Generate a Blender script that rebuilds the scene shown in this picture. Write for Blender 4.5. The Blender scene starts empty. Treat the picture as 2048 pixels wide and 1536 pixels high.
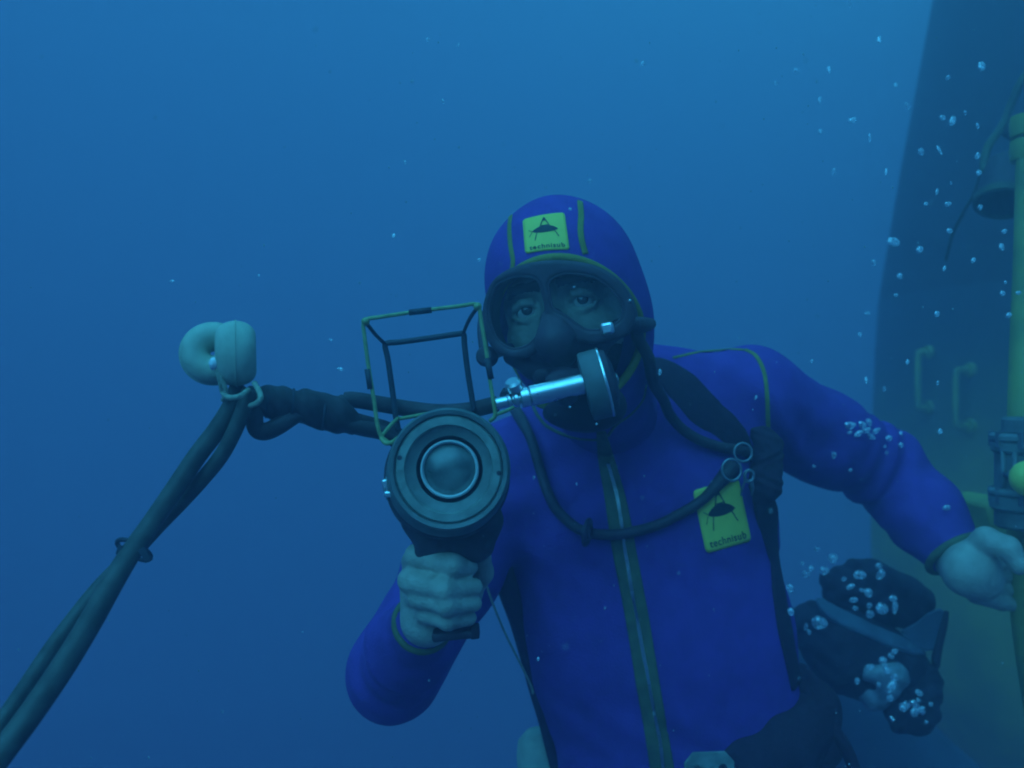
import bpy, math, random
import numpy as np
from mathutils import Vector, Matrix

random.seed(7)
rng = np.random.default_rng(7)
SC = bpy.context.scene
COL = SC.collection

# ------------------------------------------------------------------ camera, world, light
F = 1774.0                       # focal length in pixels of a 2048 px wide picture
cam_d = bpy.data.cameras.new('camera')
cam_d.sensor_width = 36.0
cam_d.lens = 36.0 * F / 2048.0
cam_d.clip_start = 0.02
cam_d.clip_end = 200.0
cam_d.dof.use_dof = True
cam_d.dof.focus_distance = 0.97
cam_d.dof.aperture_fstop = 4.5
cam = bpy.data.objects.new('camera', cam_d)
COL.objects.link(cam)
cam.rotation_euler = (math.radians(90), 0, 0)
SC.camera = cam

world = bpy.data.worlds.new('World')
SC.world = world
world.use_nodes = True
nt = world.node_tree
nt.nodes.clear()
out = nt.nodes.new('ShaderNodeOutputWorld')
bg = nt.nodes.new('ShaderNodeBackground')
tc = nt.nodes.new('ShaderNodeTexCoord')
dot = nt.nodes.new('ShaderNodeVectorMath'); dot.operation = 'DOT_PRODUCT'
LIGHT_DIR = Vector((0.30, 0.35, 0.88)).normalized()      # where the daylight comes from, high above
dot.inputs[1].default_value = LIGHT_DIR
ramp = nt.nodes.new('ShaderNodeValToRGB')
mr = nt.nodes.new('ShaderNodeMapRange')
mr.inputs['From Min'].default_value = -1.0
mr.inputs['From Max'].default_value = 1.0
nt.links.new(tc.outputs['Generated'], dot.inputs[0])
nt.links.new(dot.outputs['Value'], mr.inputs['Value'])
nt.links.new(mr.outputs['Result'], ramp.inputs['Fac'])
cr = ramp.color_ramp
cr.interpolation = 'B_SPLINE'
STOPS = [(0.0, (0.005, 0.023, 0.10)), (0.40, (0.008, 0.042, 0.150)), (0.50, (0.009, 0.064, 0.205)), (0.62, (0.010, 0.090, 0.262)),
         (0.74, (0.011, 0.119, 0.315)), (0.84, (0.013, 0.143, 0.365)), (0.91, (0.03, 0.33, 0.64)), (1.0, (0.05, 0.90, 1.3))]
cr.elements[0].position = STOPS[0][0]; cr.elements[0].color = STOPS[0][1] + (1,)
cr.elements[1].position = STOPS[-1][0]; cr.elements[1].color = STOPS[-1][1] + (1,)
for p_, c_ in STOPS[1:-1]:
    e = cr.elements.new(p_); e.color = c_ + (1,)
WORLD_STRENGTH = 0.86
bg.inputs['Strength'].default_value = WORLD_STRENGTH
nt.links.new(ramp.outputs['Color'], bg.inputs['Color'])
nt.links.new(bg.outputs['Background'], out.inputs['Surface'])

sun_d = bpy.data.lights.new('sun', 'SUN')
sun_d.energy = 3.3
sun_d.angle = math.radians(65)           # daylight spread by metres of water
sun_d.color = (0.06, 0.60, 1.0)
sun = bpy.data.objects.new('sun', sun_d)
COL.objects.link(sun)
sun.rotation_euler = Vector((-0.38, -0.62, 0.82)).to_track_quat('Z', 'Y').to_euler()

SC.view_settings.view_transform = 'Standard'
SC.view_settings.look = 'None'
SC.view_settings.exposure = 0.0
SC.view_settings.gamma = 1.0
SC.view_settings.use_curve_mapping = False
SC.render.engine = 'CYCLES'
SC.cycles.volume_bounces = 3
SC.cycles.max_bounces = 8
SC.cycles.transparent_max_bounces = 12
SC.cycles.filter_width = 1.9
SC.cycles.use_denoising = True

# ------------------------------------------------------------------ helpers
def P(px, py, Y):
    """point at depth Y that the photograph shows at pixel px, py"""
    return np.array([(px - 1024.0) / F * Y, Y, (768.0 - py) / F * Y])

def PP(lst):
    return [P(*q) for q in lst]

def mat(name, color, rough=0.6, metal=0.0, spec=0.5, noise=0.0, nscale=30.0, bump=0.0, bscale=80.0, color2=None,
        alpha=None, coat=0.0, detail=4.0):
    m = bpy.data.materials.new(name)
    m.use_nodes = True
    n = m.node_tree
    b = n.nodes['Principled BSDF']
    b.inputs['Base Color'].default_value = tuple(color) + (1,)
    b.inputs['Roughness'].default_value = rough
    b.inputs['Metallic'].default_value = metal
    b.inputs['Specular IOR Level'].default_value = spec
    b.inputs['Coat Weight'].default_value = coat
    if alpha is not None:
        b.inputs['Alpha'].default_value = alpha
    t = n.nodes.new('ShaderNodeTexCoord')
    if noise > 0 or color2 is not None:
        tex = n.nodes.new('ShaderNodeTexNoise')
        tex.inputs['Scale'].default_value = nscale
        tex.inputs['Detail'].default_value = detail
        n.links.new(t.outputs['Object'], tex.inputs['Vector'])
        mx = n.nodes.new('ShaderNodeMix'); mx.data_type = 'RGBA'
        c2 = color2 if color2 is not None else tuple(c * (1 - noise) for c in color)
        mx.inputs[6].default_value = tuple(color) + (1,)
        mx.inputs[7].default_value = tuple(c2) + (1,)
        r = n.nodes.new('ShaderNodeMapRange')
        r.inputs['From Min'].default_value = 0.38
        r.inputs['From Max'].default_value = 0.66
        n.links.new(tex.outputs['Fac'], r.inputs['Value'])
        n.links.new(r.outputs['Result'], mx.inputs[0])
        n.links.new(mx.outputs[2], b.inputs['Base Color'])
        r2 = n.nodes.new('ShaderNodeMapRange')
        r2.inputs['To Min'].default_value = max(0.02, rough - 0.1)
        r2.inputs['To Max'].default_value = min(1.0, rough + 0.12)
        n.links.new(tex.outputs['Fac'], r2.inputs['Value'])
        n.links.new(r2.outputs['Result'], b.inputs['Roughness'])
    if bump > 0:
        tb = n.nodes.new('ShaderNodeTexNoise')
        tb.inputs['Scale'].default_value = bscale
        tb.inputs['Detail'].default_value = 3.0
        n.links.new(t.outputs['Object'], tb.inputs['Vector'])
        bp = n.nodes.new('ShaderNodeBump')
        bp.inputs['Strength'].default_value = bump
        bp.inputs['Distance'].default_value = 0.002
        n.links.new(tb.outputs['Fac'], bp.inputs['Height'])
        n.links.new(bp.outputs['Normal'], b.inputs['Normal'])
    return m

def tag(o, label=None, cat=None, group=None, kind=None):
    if label: o['label'] = label
    if cat: o['category'] = cat
    if group: o['group'] = group
    if kind: o['kind'] = kind
    return o

def link_mesh(name, verts, faces, m=None, parent=None, smooth=True):
    me = bpy.data.meshes.new(name)
    me.from_pydata([tuple(map(float, v)) for v in verts], [], [tuple(map(int, f)) for f in faces])
    return finish(name, me, m, parent, smooth)

def finish(name, me, m, parent, smooth=True):
    if smooth:
        me.shade_smooth()
    o = bpy.data.objects.new(name, me)
    if m is not None:
        for q in (m if isinstance(m, (list, tuple)) else [m]):
            me.materials.append(q)
    COL.objects.link(o)
    if parent is not None:
        o.parent = parent
        o.matrix_parent_inverse = Matrix.Translation(-Vector(parent.location))
    return o

def empty(name, loc):
    o = bpy.data.objects.new(name, None)
    o.empty_display_size = 0.05
    o.location = tuple(map(float, loc))
    COL.objects.link(o)
    return o

class MB:
    """collects verts and faces of one mesh"""
    def __init__(s): s.v = []; s.f = []
    def add(s, v, f):
        k = len(s.v)
        s.v += [tuple(map(float, q)) for q in v]
        s.f += [tuple(int(i) + k for i in q) for q in f]
        return s
    def build(s, name, m, parent=None, smooth=True):
        return link_mesh(name, s.v, s.f, m, parent, smooth)

def unit(v):
    v = np.asarray(v, float); return v / (np.linalg.norm(v) + 1e-12)

def catmull(pts, n=8, closed=False):
    pts = [np.asarray(p, float) for p in pts]
    res = []
    N = len(pts)
    rngs = range(N) if closed else range(N - 1)
    for i in rngs:
        if closed:
            p0, p1, p2, p3 = pts[(i - 1) % N], pts[i], pts[(i + 1) % N], pts[(i + 2) % N]
        else:
            p1, p2 = pts[i], pts[i + 1]
            p0 = pts[i - 1] if i > 0 else 2 * p1 - p2
            p3 = pts[i + 2] if i + 2 < N else 2 * p2 - p1
        for k in range(n):
            t = k / n
            res.append(0.5 * ((2 * p1) + (-p0 + p2) * t + (2 * p0 - 5 * p1 + 4 * p2 - p3) * t * t + (-p0 + 3 * p1 - 3 * p2 + p3) * t ** 3))
    if not closed:
        res.append(pts[-1])
    return res

def frames(pts, closed=False):
    n = len(pts)
    T = []
    for i in range(n):
        a = pts[(i - 1) % n] if (closed or i > 0) else pts[i]
        b = pts[(i + 1) % n] if (closed or i < n - 1) else pts[i]
        T.append(unit(b - a))
    up = np.array([0, -1.0, 0]) if abs(T[0][1]) < 0.9 else np.array([0, 0, 1.0])
    A = unit(np.cross(T[0], up))
    out_ = []
    for t in T:
        A = unit(A - t * np.dot(A, t))
        out_.append((t, A, np.cross(t, A)))
    return out_

def tube_geo(pts, r, segs=14, n=8, closed=False, wob=0.0, spline=True, rough_r=0.0):
    """tube along points; r is a number or one radius per given point"""
    if not hasattr(r, '__len__'): r = [r] * len(pts)
    q = [np.append(np.asarray(p, float), rr) for p, rr in zip(pts, r)]
    q = catmull(q, n, closed) if spline else q
    c = [x[:3] for x in q]; rr = [x[3] for x in q]
    fr = frames(c, closed)
    V, Fc = [], []
    ph = random.random() * 9
    for i, (p, (t, a, b)) in enumerate(zip(c, fr)):
        for k in range(segs):
            th = 2 * math.pi * k / segs
            rad = rr[i] * (1 + wob * math.sin(i * 0.7 + ph + 2 * th) + rough_r * (random.random() - 0.5))
            V.append(p + (a * math.cos(th) + b * math.sin(th)) * rad)
    m = len(c)
    for i in range(m if closed else m - 1):
        j = (i + 1) % m
        for k in range(segs):
            l = (k + 1) % segs
            Fc.append((i * segs + k, i * segs + l, j * segs + l, j * segs + k))
    if not closed:
        V.append(c[0]); V.append(c[-1])
        s0, s1 = len(V) - 2, len(V) - 1
        for k in range(segs):
            l = (k + 1) % segs
            Fc.append((s0, l, k)); Fc.append((s1, (m - 1) * segs + k, (m - 1) * segs + l))
    return V, Fc

def tube(name, pts, r, m, parent=None, **kw):
    v, f = tube_geo(pts, r, **kw)
    return link_mesh(name, v, f, m, parent)

def lathe_geo(prof, O, ax, segs=64, closed_prof=False):
    """profile of (radius, distance along axis) turned round the axis through O"""
    ax = unit(ax)
    u = unit(np.cross(ax, [0.0, 0.31, 1.0] if abs(ax[2]) < 0.9 else [0.0, 1.0, 0.0]))
    w = np.cross(ax, u)
    V, Fc = [], []
    for (r, h) in prof:
        for k in range(segs):
            th = 2 * math.pi * k / segs
            V.append(O + ax * h + (u * math.cos(th) + w * math.sin(th)) * max(r, 1e-5))
    n = len(prof)
    for i in range(n if closed_prof else n - 1):
        j = (i + 1) % n
        for k in range(segs):
            l = (k + 1) % segs
            Fc.append((i * segs + k, j * segs + k, j * segs + l, i * segs + l))
    return V, Fc

def lathe(name, prof, O, ax, m, parent=None, segs=64, closed_prof=False, sharp=True):
    v, f = lathe_geo(prof, O, ax, segs, closed_prof)
    o = link_mesh(name, v, f, m, parent)
    if sharp:
        o.data.set_sharp_from_angle(angle=math.radians(35))
    return o

def box_geo(c, ax, ay, az, sx, sy, sz):
    c = np.asarray(c, float); V = []
    for x in (-1, 1):
        for y in (-1, 1):
            for z in (-1, 1):
                V.append(c + ax * sx * x / 2 + ay * sy * y / 2 + az * sz * z / 2)
    Fc = [(0, 1, 3, 2), (4, 6, 7, 5), (0, 4, 5, 1), (2, 3, 7, 6), (0, 2, 6, 4), (1, 5, 7, 3)]
    return V, Fc

def box(name, c, size, m, parent=None, axes=None, bev=0.002):
    ax, ay, az = axes if axes is not None else (np.array([1., 0, 0]), np.array([0, 1., 0]), np.array([0, 0, 1.]))
    v, f = box_geo(c, ax, ay, az, *size)
    o = link_mesh(name, v, f, m, parent, smooth=False)
    if bev:
        b = o.modifiers.new('bevel', 'BEVEL'); b.width = bev; b.segments = 2
        o.data.shade_smooth()
        o.data.set_sharp_from_angle(angle=math.radians(50))
    return o

# ---- signed distance shapes
def smin(a, b, k):
    h = np.clip(0.5 + 0.5 * (b - a) / k, 0, 1)
    return b + (a - b) * h - k * h * (1 - h)

def smax(a, b, k):
    return -smin(-a, -b, k)

def rc(p, a, b, ra, rb):
    a = np.asarray(a, np.float32); b = np.asarray(b, np.float32)
    ba = b - a; pa = p - a
    t = np.clip((pa @ ba) / (ba @ ba + 1e-12), 0, 1)
    d = pa - t[:, None] * ba
    return np.sqrt((d * d).sum(1)) - (ra + (rb - ra) * t)

def chain(p, pts, rad, k=0.01):
    d = None
    for i in range(len(pts) - 1):
        e = rc(p, pts[i], pts[i + 1], rad[i], rad[i + 1])
        d = e if d is None else smin(d, e, k)
    return d

def ell(p, c, r, R=None):
    q = p - np.asarray(c, np.float32)
    if R is not None:
        q = q @ np.asarray(R, np.float32).T       # rows of R are the local axes
    r = np.asarray(r, np.float32)
    k0 = np.sqrt(((q / r) ** 2).sum(1)) + 1e-9
    k1 = np.sqrt(((q / (r * r)) ** 2).sum(1)) + 1e-9
    return k0 * (k0 - 1) / k1

def bx(p, c, h, R=None, r=0.0):
    q = p - np.asarray(c, np.float32)
    if R is not None:
        q = q @ np.asarray(R, np.float32).T
    q = np.abs(q) - (np.asarray(h, np.float32) - r)
    return np.sqrt((np.maximum(q, 0) ** 2).sum(1)) + np.minimum(q.max(1), 0) - r

def near(p, c, rad, fn, far=0.2):
    """evaluate fn only round c"""
    d2 = ((p - np.asarray(c, np.float32)) ** 2).sum(1)
    m = d2 < (rad + 0.05) ** 2
    o = np.full(len(p), far, np.float32)
    if m.any():
        o[m] = fn(p[m])
    return o

CORN = np.array([[i & 1, (i >> 1) & 1, (i >> 2) & 1] for i in range(8)])
EDG = [(0, 1), (2, 3), (4, 5), (6, 7), (0, 2), (1, 3), (4, 6), (5, 7), (0, 4), (1, 5), (2, 6), (3, 7)]

def sdf_mesh(fn, lo, hi, h):
    """surface nets over sparse blocks: verts, quads"""
    B = 8
    lo = np.asarray(lo, float); hi = np.asarray(hi, float)
    nb = np.ceil((hi - lo) / (h * B)).astype(int)
    g = np.stack(np.meshgrid(*[np.arange(n) for n in nb], indexing='ij'), -1).reshape(-1, 3)
    cen = lo + (g + 0.5) * h * B
    d = np.concatenate([fn(c.astype(np.float32)) for c in np.array_split(cen, max(1, len(cen) // 200000))])
    g = g[np.abs(d) < h * B * 0.87 * 1.35 + 0.002]
    loc = np.stack(np.meshgrid(*[np.arange(B + 1)] * 3, indexing='ij'), -1).reshape(-1, 3)
    vals = []
    for gg in np.array_split(g, max(1, len(g) // 600)):
        pts = lo + (gg[:, None, :] * B + loc[None]) * h
        vals.append(fn(pts.reshape(-1, 3).astype(np.float32)).reshape(len(gg), B + 1, B + 1, B + 1))
    val = np.concatenate(vals)
    N = nb * B + 2
    key = lambda c: (c[..., 0].astype(np.int64) * N[1] + c[..., 1]) * N[2] + c[..., 2]
    cv = np.stack([val[:, c[0]:B + c[0], c[1]:B + c[1], c[2]:B + c[2]] for c in CORN], -1)
    act = (cv.min(-1) < 0) & (cv.max(-1) >= 0)
    bi, ci, cj, ck = np.nonzero(act)
    cells = g[bi] * B + np.stack([ci, cj, ck], -1)
    v8 = cv[bi, ci, cj, ck]
    acc = np.zeros((len(cells), 3)); cnt = np.zeros(len(cells))
    for a, b in EDG:
        va, vb = v8[:, a], v8[:, b]
        m = (va < 0) != (vb < 0)
        t = np.where(m, va / np.where(m, va - vb, 1), 0)
        acc += np.where(m[:, None], CORN[a] + (CORN[b] - CORN[a]) * t[:, None], 0)
        cnt += m
    vert = lo + (cells + acc / cnt[:, None]) * h
    ids = key(cells)
    o = np.argsort(ids); ids_s = ids[o]
    quads = []
    for ax in range(3):
        sl0 = [slice(0, B)] * 3; sl1 = [slice(0, B)] * 3
        sl1[ax] = slice(1, B + 1)
        a = val[(slice(None),) + tuple(sl0)]; b = val[(slice(None),) + tuple(sl1)]
        x = (a < 0) != (b < 0)
        bi, ci, cj, ck = np.nonzero(x)
        base = g[bi] * B + np.stack([ci, cj, ck], -1)
        neg = a[bi, ci, cj, ck] < 0
        u, w = (ax + 1) % 3, (ax + 2) % 3
        du = np.zeros(3, int); du[u] = 1
        dw = np.zeros(3, int); dw[w] = 1
        q = [base - du - dw, base - dw, base, base - du]
        k = np.stack([key(c) for c in q], -1)
        pos = np.searchsorted(ids_s, k); pos = np.clip(pos, 0, len(ids_s) - 1)
        ok = (ids_s[pos] == k).all(1) & (base > 0).all(1)
        qi = o[pos][ok]; neg = neg[ok]
        qi[~neg] = qi[~neg][:, ::-1]
        quads.append(qi)
    return vert, np.concatenate(quads)

def sdf_obj(name, fn, lo, hi, h, m, parent=None, pick=None):
    v, q = sdf_mesh(fn, lo, hi, h)
    me = bpy.data.meshes.new(name)
    me.vertices.add(len(v)); me.vertices.foreach_set('co', v.astype(np.float32).ravel())
    me.loops.add(len(q) * 4); me.loops.foreach_set('vertex_index', q.astype(np.int32).ravel())
    me.polygons.add(len(q))
    me.polygons.foreach_set('loop_start', np.arange(0, len(q) * 4, 4, dtype=np.int32))
    me.polygons.foreach_set('loop_total', np.full(len(q), 4, np.int32))
    me.update(); me.validate()
    o = finish(name, me, m, parent)
    if pick is not None:
        cen = v[q].mean(1)
        me.polygons.foreach_set('material_index', pick(cen).astype(np.int32))
    return o

def hit(pix, fn, y0=0.55, steps=90):
    """where the view rays through the pixels meet the shape"""
    pix = np.asarray(pix, float).reshape(-1, 2)
    d = np.stack([(pix[:, 0] - 1024) / F, np.ones(len(pix)), (768 - pix[:, 1]) / F], -1)
    d /= np.linalg.norm(d, axis=1)[:, None]
    t = np.full(len(pix), y0)
    for _ in range(steps):
        s = fn((d * t[:, None]).astype(np.float32))
        t += np.clip(s, -0.01, 0.2) * 0.8
    return d * t[:, None]

def grad(p, fn, e=0.0015):
    p = np.asarray(p, np.float32).reshape(-1, 3)
    g = np.stack([fn(p + np.eye(3, dtype=np.float32)[i] * e) - fn(p - np.eye(3, dtype=np.float32)[i] * e) for i in range(3)], -1)
    return g / (np.linalg.norm(g, axis=1)[:, None] + 1e-9)

def surf_path(pix, fn, n=6, lift=0.0, closed=False):
    q = catmull([np.array(p, float) for p in pix], n, closed)
    s = hit(q, fn)
    ok = np.abs(fn(s.astype(np.float32))) < 0.003          # leave out points that miss the body
    if not closed: s = s[ok]
    g = grad(s, fn, 0.006)
    return s + g * lift, g

def ribbon(name, pix, fn, width, thick, m, parent=None, n=6, closed=False, lift=0.0):
    s, g = surf_path(pix, fn, n, 0.0, closed)
    N = len(s)
    w = width if hasattr(width, '__len__') else [width] * N
    if len(w) != N:
        w = np.interp(np.linspace(0, 1, N), np.linspace(0, 1, len(w)), w)
    V, Fc = [], []
    prof = [(-0.5, -0.6), (-0.5, 0.55), (-0.42, 0.95), (-0.2, 1.0), (0.2, 1.0), (0.42, 0.95), (0.5, 0.55), (0.5, -0.6)]
    for i in range(N):
        a = s[(i - 1) % N] if (closed or i > 0) else s[i]
        b = s[(i + 1) % N] if (closed or i < N - 1) else s[i]
        t = unit(b - a); nn = unit(g[i] - t * np.dot(g[i], t)); sd = np.cross(t, nn)
        for (x, z) in prof:
            V.append(s[i] + sd * x * w[i] + nn * (z * thick + lift))
    K = len(prof)
    for i in range(N if closed else N - 1):
        j = (i + 1) % N
        for k in range(K):
            l = (k + 1) % K
            Fc.append((i * K + k, j * K + k, j * K + l, i * K + l))
    if not closed:
        Fc.append(tuple(range(K))); Fc.append(tuple((N - 1) * K + k for k in range(K))[::-1])
    return link_mesh(name, V, Fc, m, parent)

# ------------------------------------------------------------------ materials
M = {}
M['suit'] = mat('blue_neoprene', (0.15, 0.055, 0.34), 0.8, spec=0.22, noise=0.17, nscale=34, bump=0.5, bscale=300, detail=9)
M['trim_dark'] = mat('dark_olive_tape', (0.15, 0.16, 0.07), 0.8, noise=0.3, nscale=60, bump=0.3, bscale=300)
M['trim'] = mat('faded_yellow_tape', (0.30, 0.27, 0.05), 0.8, noise=0.25, nscale=60, bump=0.3, bscale=300)
M['skin'] = mat('wet_skin', (0.50, 0.46, 0.37), 0.5, spec=0.4, noise=0.22, nscale=55, bump=0.7, bscale=260)
M['hair'] = mat('dark_hair', (0.02, 0.015, 0.012), 0.8)
M['lower_face'] = mat('dark_lower_face', (0.05, 0.032, 0.036), 0.85, noise=0.5, nscale=160, bump=0.8, bscale=400)  # dark mottled tone over the face below the nose, lips left out
M['eye'] = mat('eye_white', (0.72, 0.68, 0.62), 0.15)
M['iris'] = mat('dark_iris', (0.05, 0.04, 0.03), 0.08, coat=1.0)
M['rubber'] = mat('black_rubber', (0.065, 0.038, 0.055), 0.55, noise=0.3, nscale=70, bump=0.15, bscale=200)
M['hose'] = mat('worn_hose_rubber', (0.07, 0.045, 0.05), 0.6, noise=0.45, nscale=45, bump=0.3, bscale=150)
M['webbing'] = mat('black_webbing', (0.045, 0.016, 0.034), 0.85, noise=0.3, nscale=120, bump=0.6, bscale=500)
M['chrome'] = mat('chrome', (0.90, 0.94, 0.92), 0.30, metal=1.0, noise=0.06, nscale=60)
M['teeth'] = mat('zip_metal', (0.80, 0.84, 0.84), 0.33, metal=1.0)
M['steel'] = mat('dull_steel', (0.30, 0.32, 0.33), 0.42, metal=0.7, noise=0.3, nscale=90)
M['housing'] = mat('grey_green_paint', (0.27, 0.31, 0.27), 0.55, noise=0.38, nscale=60, bump=0.35, bscale=180, detail=10)
M['housing_dark'] = mat('dark_grey_paint', (0.15, 0.17, 0.165), 0.5, noise=0.3, nscale=40, bump=0.2, bscale=150)
M['housing_mid'] = mat('mid_grey_green_paint', (0.19, 0.22, 0.20), 0.55, noise=0.3, nscale=60, bump=0.3, bscale=150)
M['black'] = mat('matt_black', (0.03, 0.010, 0.022), 0.6)
M['ringmetal'] = mat('brushed_ring', (0.72, 0.76, 0.74), 0.4, metal=0.15)
M['frame_pale'] = mat('faded_green_wire', (0.33, 0.40, 0.16), 0.6, noise=0.3, nscale=120)
M['tape'] = mat('dark_tape', (0.03, 0.035, 0.05), 0.6)
M['float'] = mat('cream_float', (0.50, 0.54, 0.40), 0.6, noise=0.28, nscale=45, detail=9, bump=0.2, bscale=90)
M['rope'] = mat('pale_rope', (0.42, 0.45, 0.33), 0.8, noise=0.3, nscale=200, bump=0.8, bscale=600)
M['cable'] = mat('grey_green_cable', (0.085, 0.088, 0.072), 0.6, noise=0.45, nscale=60, detail=8, bump=0.25, bscale=140)
M['badge'] = mat('yellow_badge', (0.80, 0.74, 0.11), 0.6, noise=0.06, nscale=80)
M['ink'] = mat('black_print', (0.02, 0.02, 0.02), 0.6)
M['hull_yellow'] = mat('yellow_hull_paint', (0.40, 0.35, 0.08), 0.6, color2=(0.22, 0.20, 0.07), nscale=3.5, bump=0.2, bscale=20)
M['dim'] = mat('grimy_olive_paint', (0.09, 0.10, 0.045), 0.7, color2=(0.05, 0.055, 0.04), nscale=25, bump=0.4, bscale=60)
M['hull_dark'] = mat('dark_hull_paint', (0.02, 0.018, 0.03), 0.7, color2=(0.012, 0.012, 0.02), nscale=2.0, bump=0.2, bscale=20)
M['yellow_metal'] = mat('chipped_yellow_paint', (0.36, 0.36, 0.08), 0.55, color2=(0.22, 0.24, 0.07), nscale=14, bump=0.3, bscale=60)
M['ball'] = mat('yellow_plastic', (0.70, 0.72, 0.14), 0.45, noise=0.1, nscale=50)
M['pack'] = mat('dark_pack_fabric', (0.05, 0.035, 0.06), 0.85, noise=0.4, nscale=22, bump=0.5, bscale=120)
M['pale_band'] = mat('grey_blue_band', (0.16, 0.20, 0.26), 0.8, noise=0.2, nscale=30, bump=0.3, bscale=120)
M['fin'] = mat('blue_grey_paint', (0.07, 0.10, 0.15), 0.7, noise=0.2, nscale=8)
_m = bpy.data.materials.new('air_bubble'); _m.use_nodes = True; M['bubble'] = _m
_n = _m.node_tree; _n.nodes.clear()
_o = _n.nodes.new('ShaderNodeOutputMaterial'); _x = _n.nodes.new('ShaderNodeMixShader'); _y = _n.nodes.new('ShaderNodeMixShader')
_t = _n.nodes.new('ShaderNodeBsdfTransparent'); _g = _n.nodes.new('ShaderNodeBsdfGlossy'); _d = _n.nodes.new('ShaderNodeBsdfDiffuse')
_t.inputs['Color'].default_value = (0.95, 0.98, 1, 1); _d.inputs['Color'].default_value = (0.85, 0.92, 0.95, 1)
_g.inputs['Roughness'].default_value = 0.3; _g.inputs['Color'].default_value = (0.95, 0.98, 1, 1)
_nz = _n.nodes.new('ShaderNodeTexNoise'); _nz.inputs['Scale'].default_value = 1.3; _tc = _n.nodes.new('ShaderNodeTexCoord')
_r = _n.nodes.new('ShaderNodeMapRange')
_r.inputs['From Min'].default_value = 0.38; _r.inputs['From Max'].default_value = 0.6
_r.inputs['To Min'].default_value = 0.15; _r.inputs['To Max'].default_value = 0.75
_y.inputs[0].default_value = 0.45
_n.links.new(_tc.outputs['Object'], _nz.inputs['Vector']); _n.links.new(_nz.outputs['Fac'], _r.inputs['Value'])
_n.links.new(_r.outputs['Result'], _x.inputs[0]); _n.links.new(_d.outputs[0], _y.inputs[1]); _n.links.new(_g.outputs[0], _y.inputs[2])
_n.links.new(_t.outputs[0], _x.inputs[1]); _n.links.new(_y.outputs[0], _x.inputs[2]); _n.links.new(_x.outputs[0], _o.inputs['Surface'])
M['speck'] = mat('drifting_speck', (0.55, 0.6, 0.6), 0.7, alpha=0.7)

mg = bpy.data.materials.new('clear_glass'); mg.use_nodes = True
n = mg.node_tree; n.nodes.clear()
o_ = n.nodes.new('ShaderNodeOutputMaterial'); mx = n.nodes.new('ShaderNodeMixShader')
tr = n.nodes.new('ShaderNodeBsdfTransparent'); gl = n.nodes.new('ShaderNodeBsdfGlossy'); fr = n.nodes.new('ShaderNodeFresnel')
fr.inputs['IOR'].default_value = 1.35; gl.inputs['Roughness'].default_value = 0.06
tr.inputs['Color'].default_value = (0.94, 0.97, 0.97, 1)
n.links.new(fr.outputs[0], mx.inputs[0]); n.links.new(tr.outputs[0], mx.inputs[1]); n.links.new(gl.outputs[0], mx.inputs[2])
n.links.new(mx.outputs[0], o_.inputs['Surface'])
M['glass'] = mg

# ------------------------------------------------------------------ haze: the water itself
def haze():
    lo, hi = np.array([-4.6, -1.0, -3.2]), np.array([6.0, 9.0, 3.6])
    v, f = box_geo((lo + hi) / 2, np.array([1., 0, 0]), np.array([0, 1., 0]), np.array([0, 0, 1.]), *(hi - lo))
    m = bpy.data.materials.new('hazy_water'); m.use_nodes = True
    n = m.node_tree; n.nodes.clear()
    o = n.nodes.new('ShaderNodeOutputMaterial'); pv = n.nodes.new('ShaderNodeVolumePrincipled')
    pv.inputs['Color'].default_value = (0.84, 0.84, 1.0, 1)
    pv.inputs['Density'].default_value = HAZE_DENSITY
    pv.inputs['Anisotropy'].default_value = 0.75
    n.links.new(pv.outputs[0], o.inputs['Volume'])
    m.cycles.homogeneous_volume = True
    ob = link_mesh('haze', v, f, m, None, smooth=False)
    ob['kind'] = 'stuff'
    ob.display_type = 'WIRE'
HAZE_DENSITY = 0.225
haze()

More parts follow.
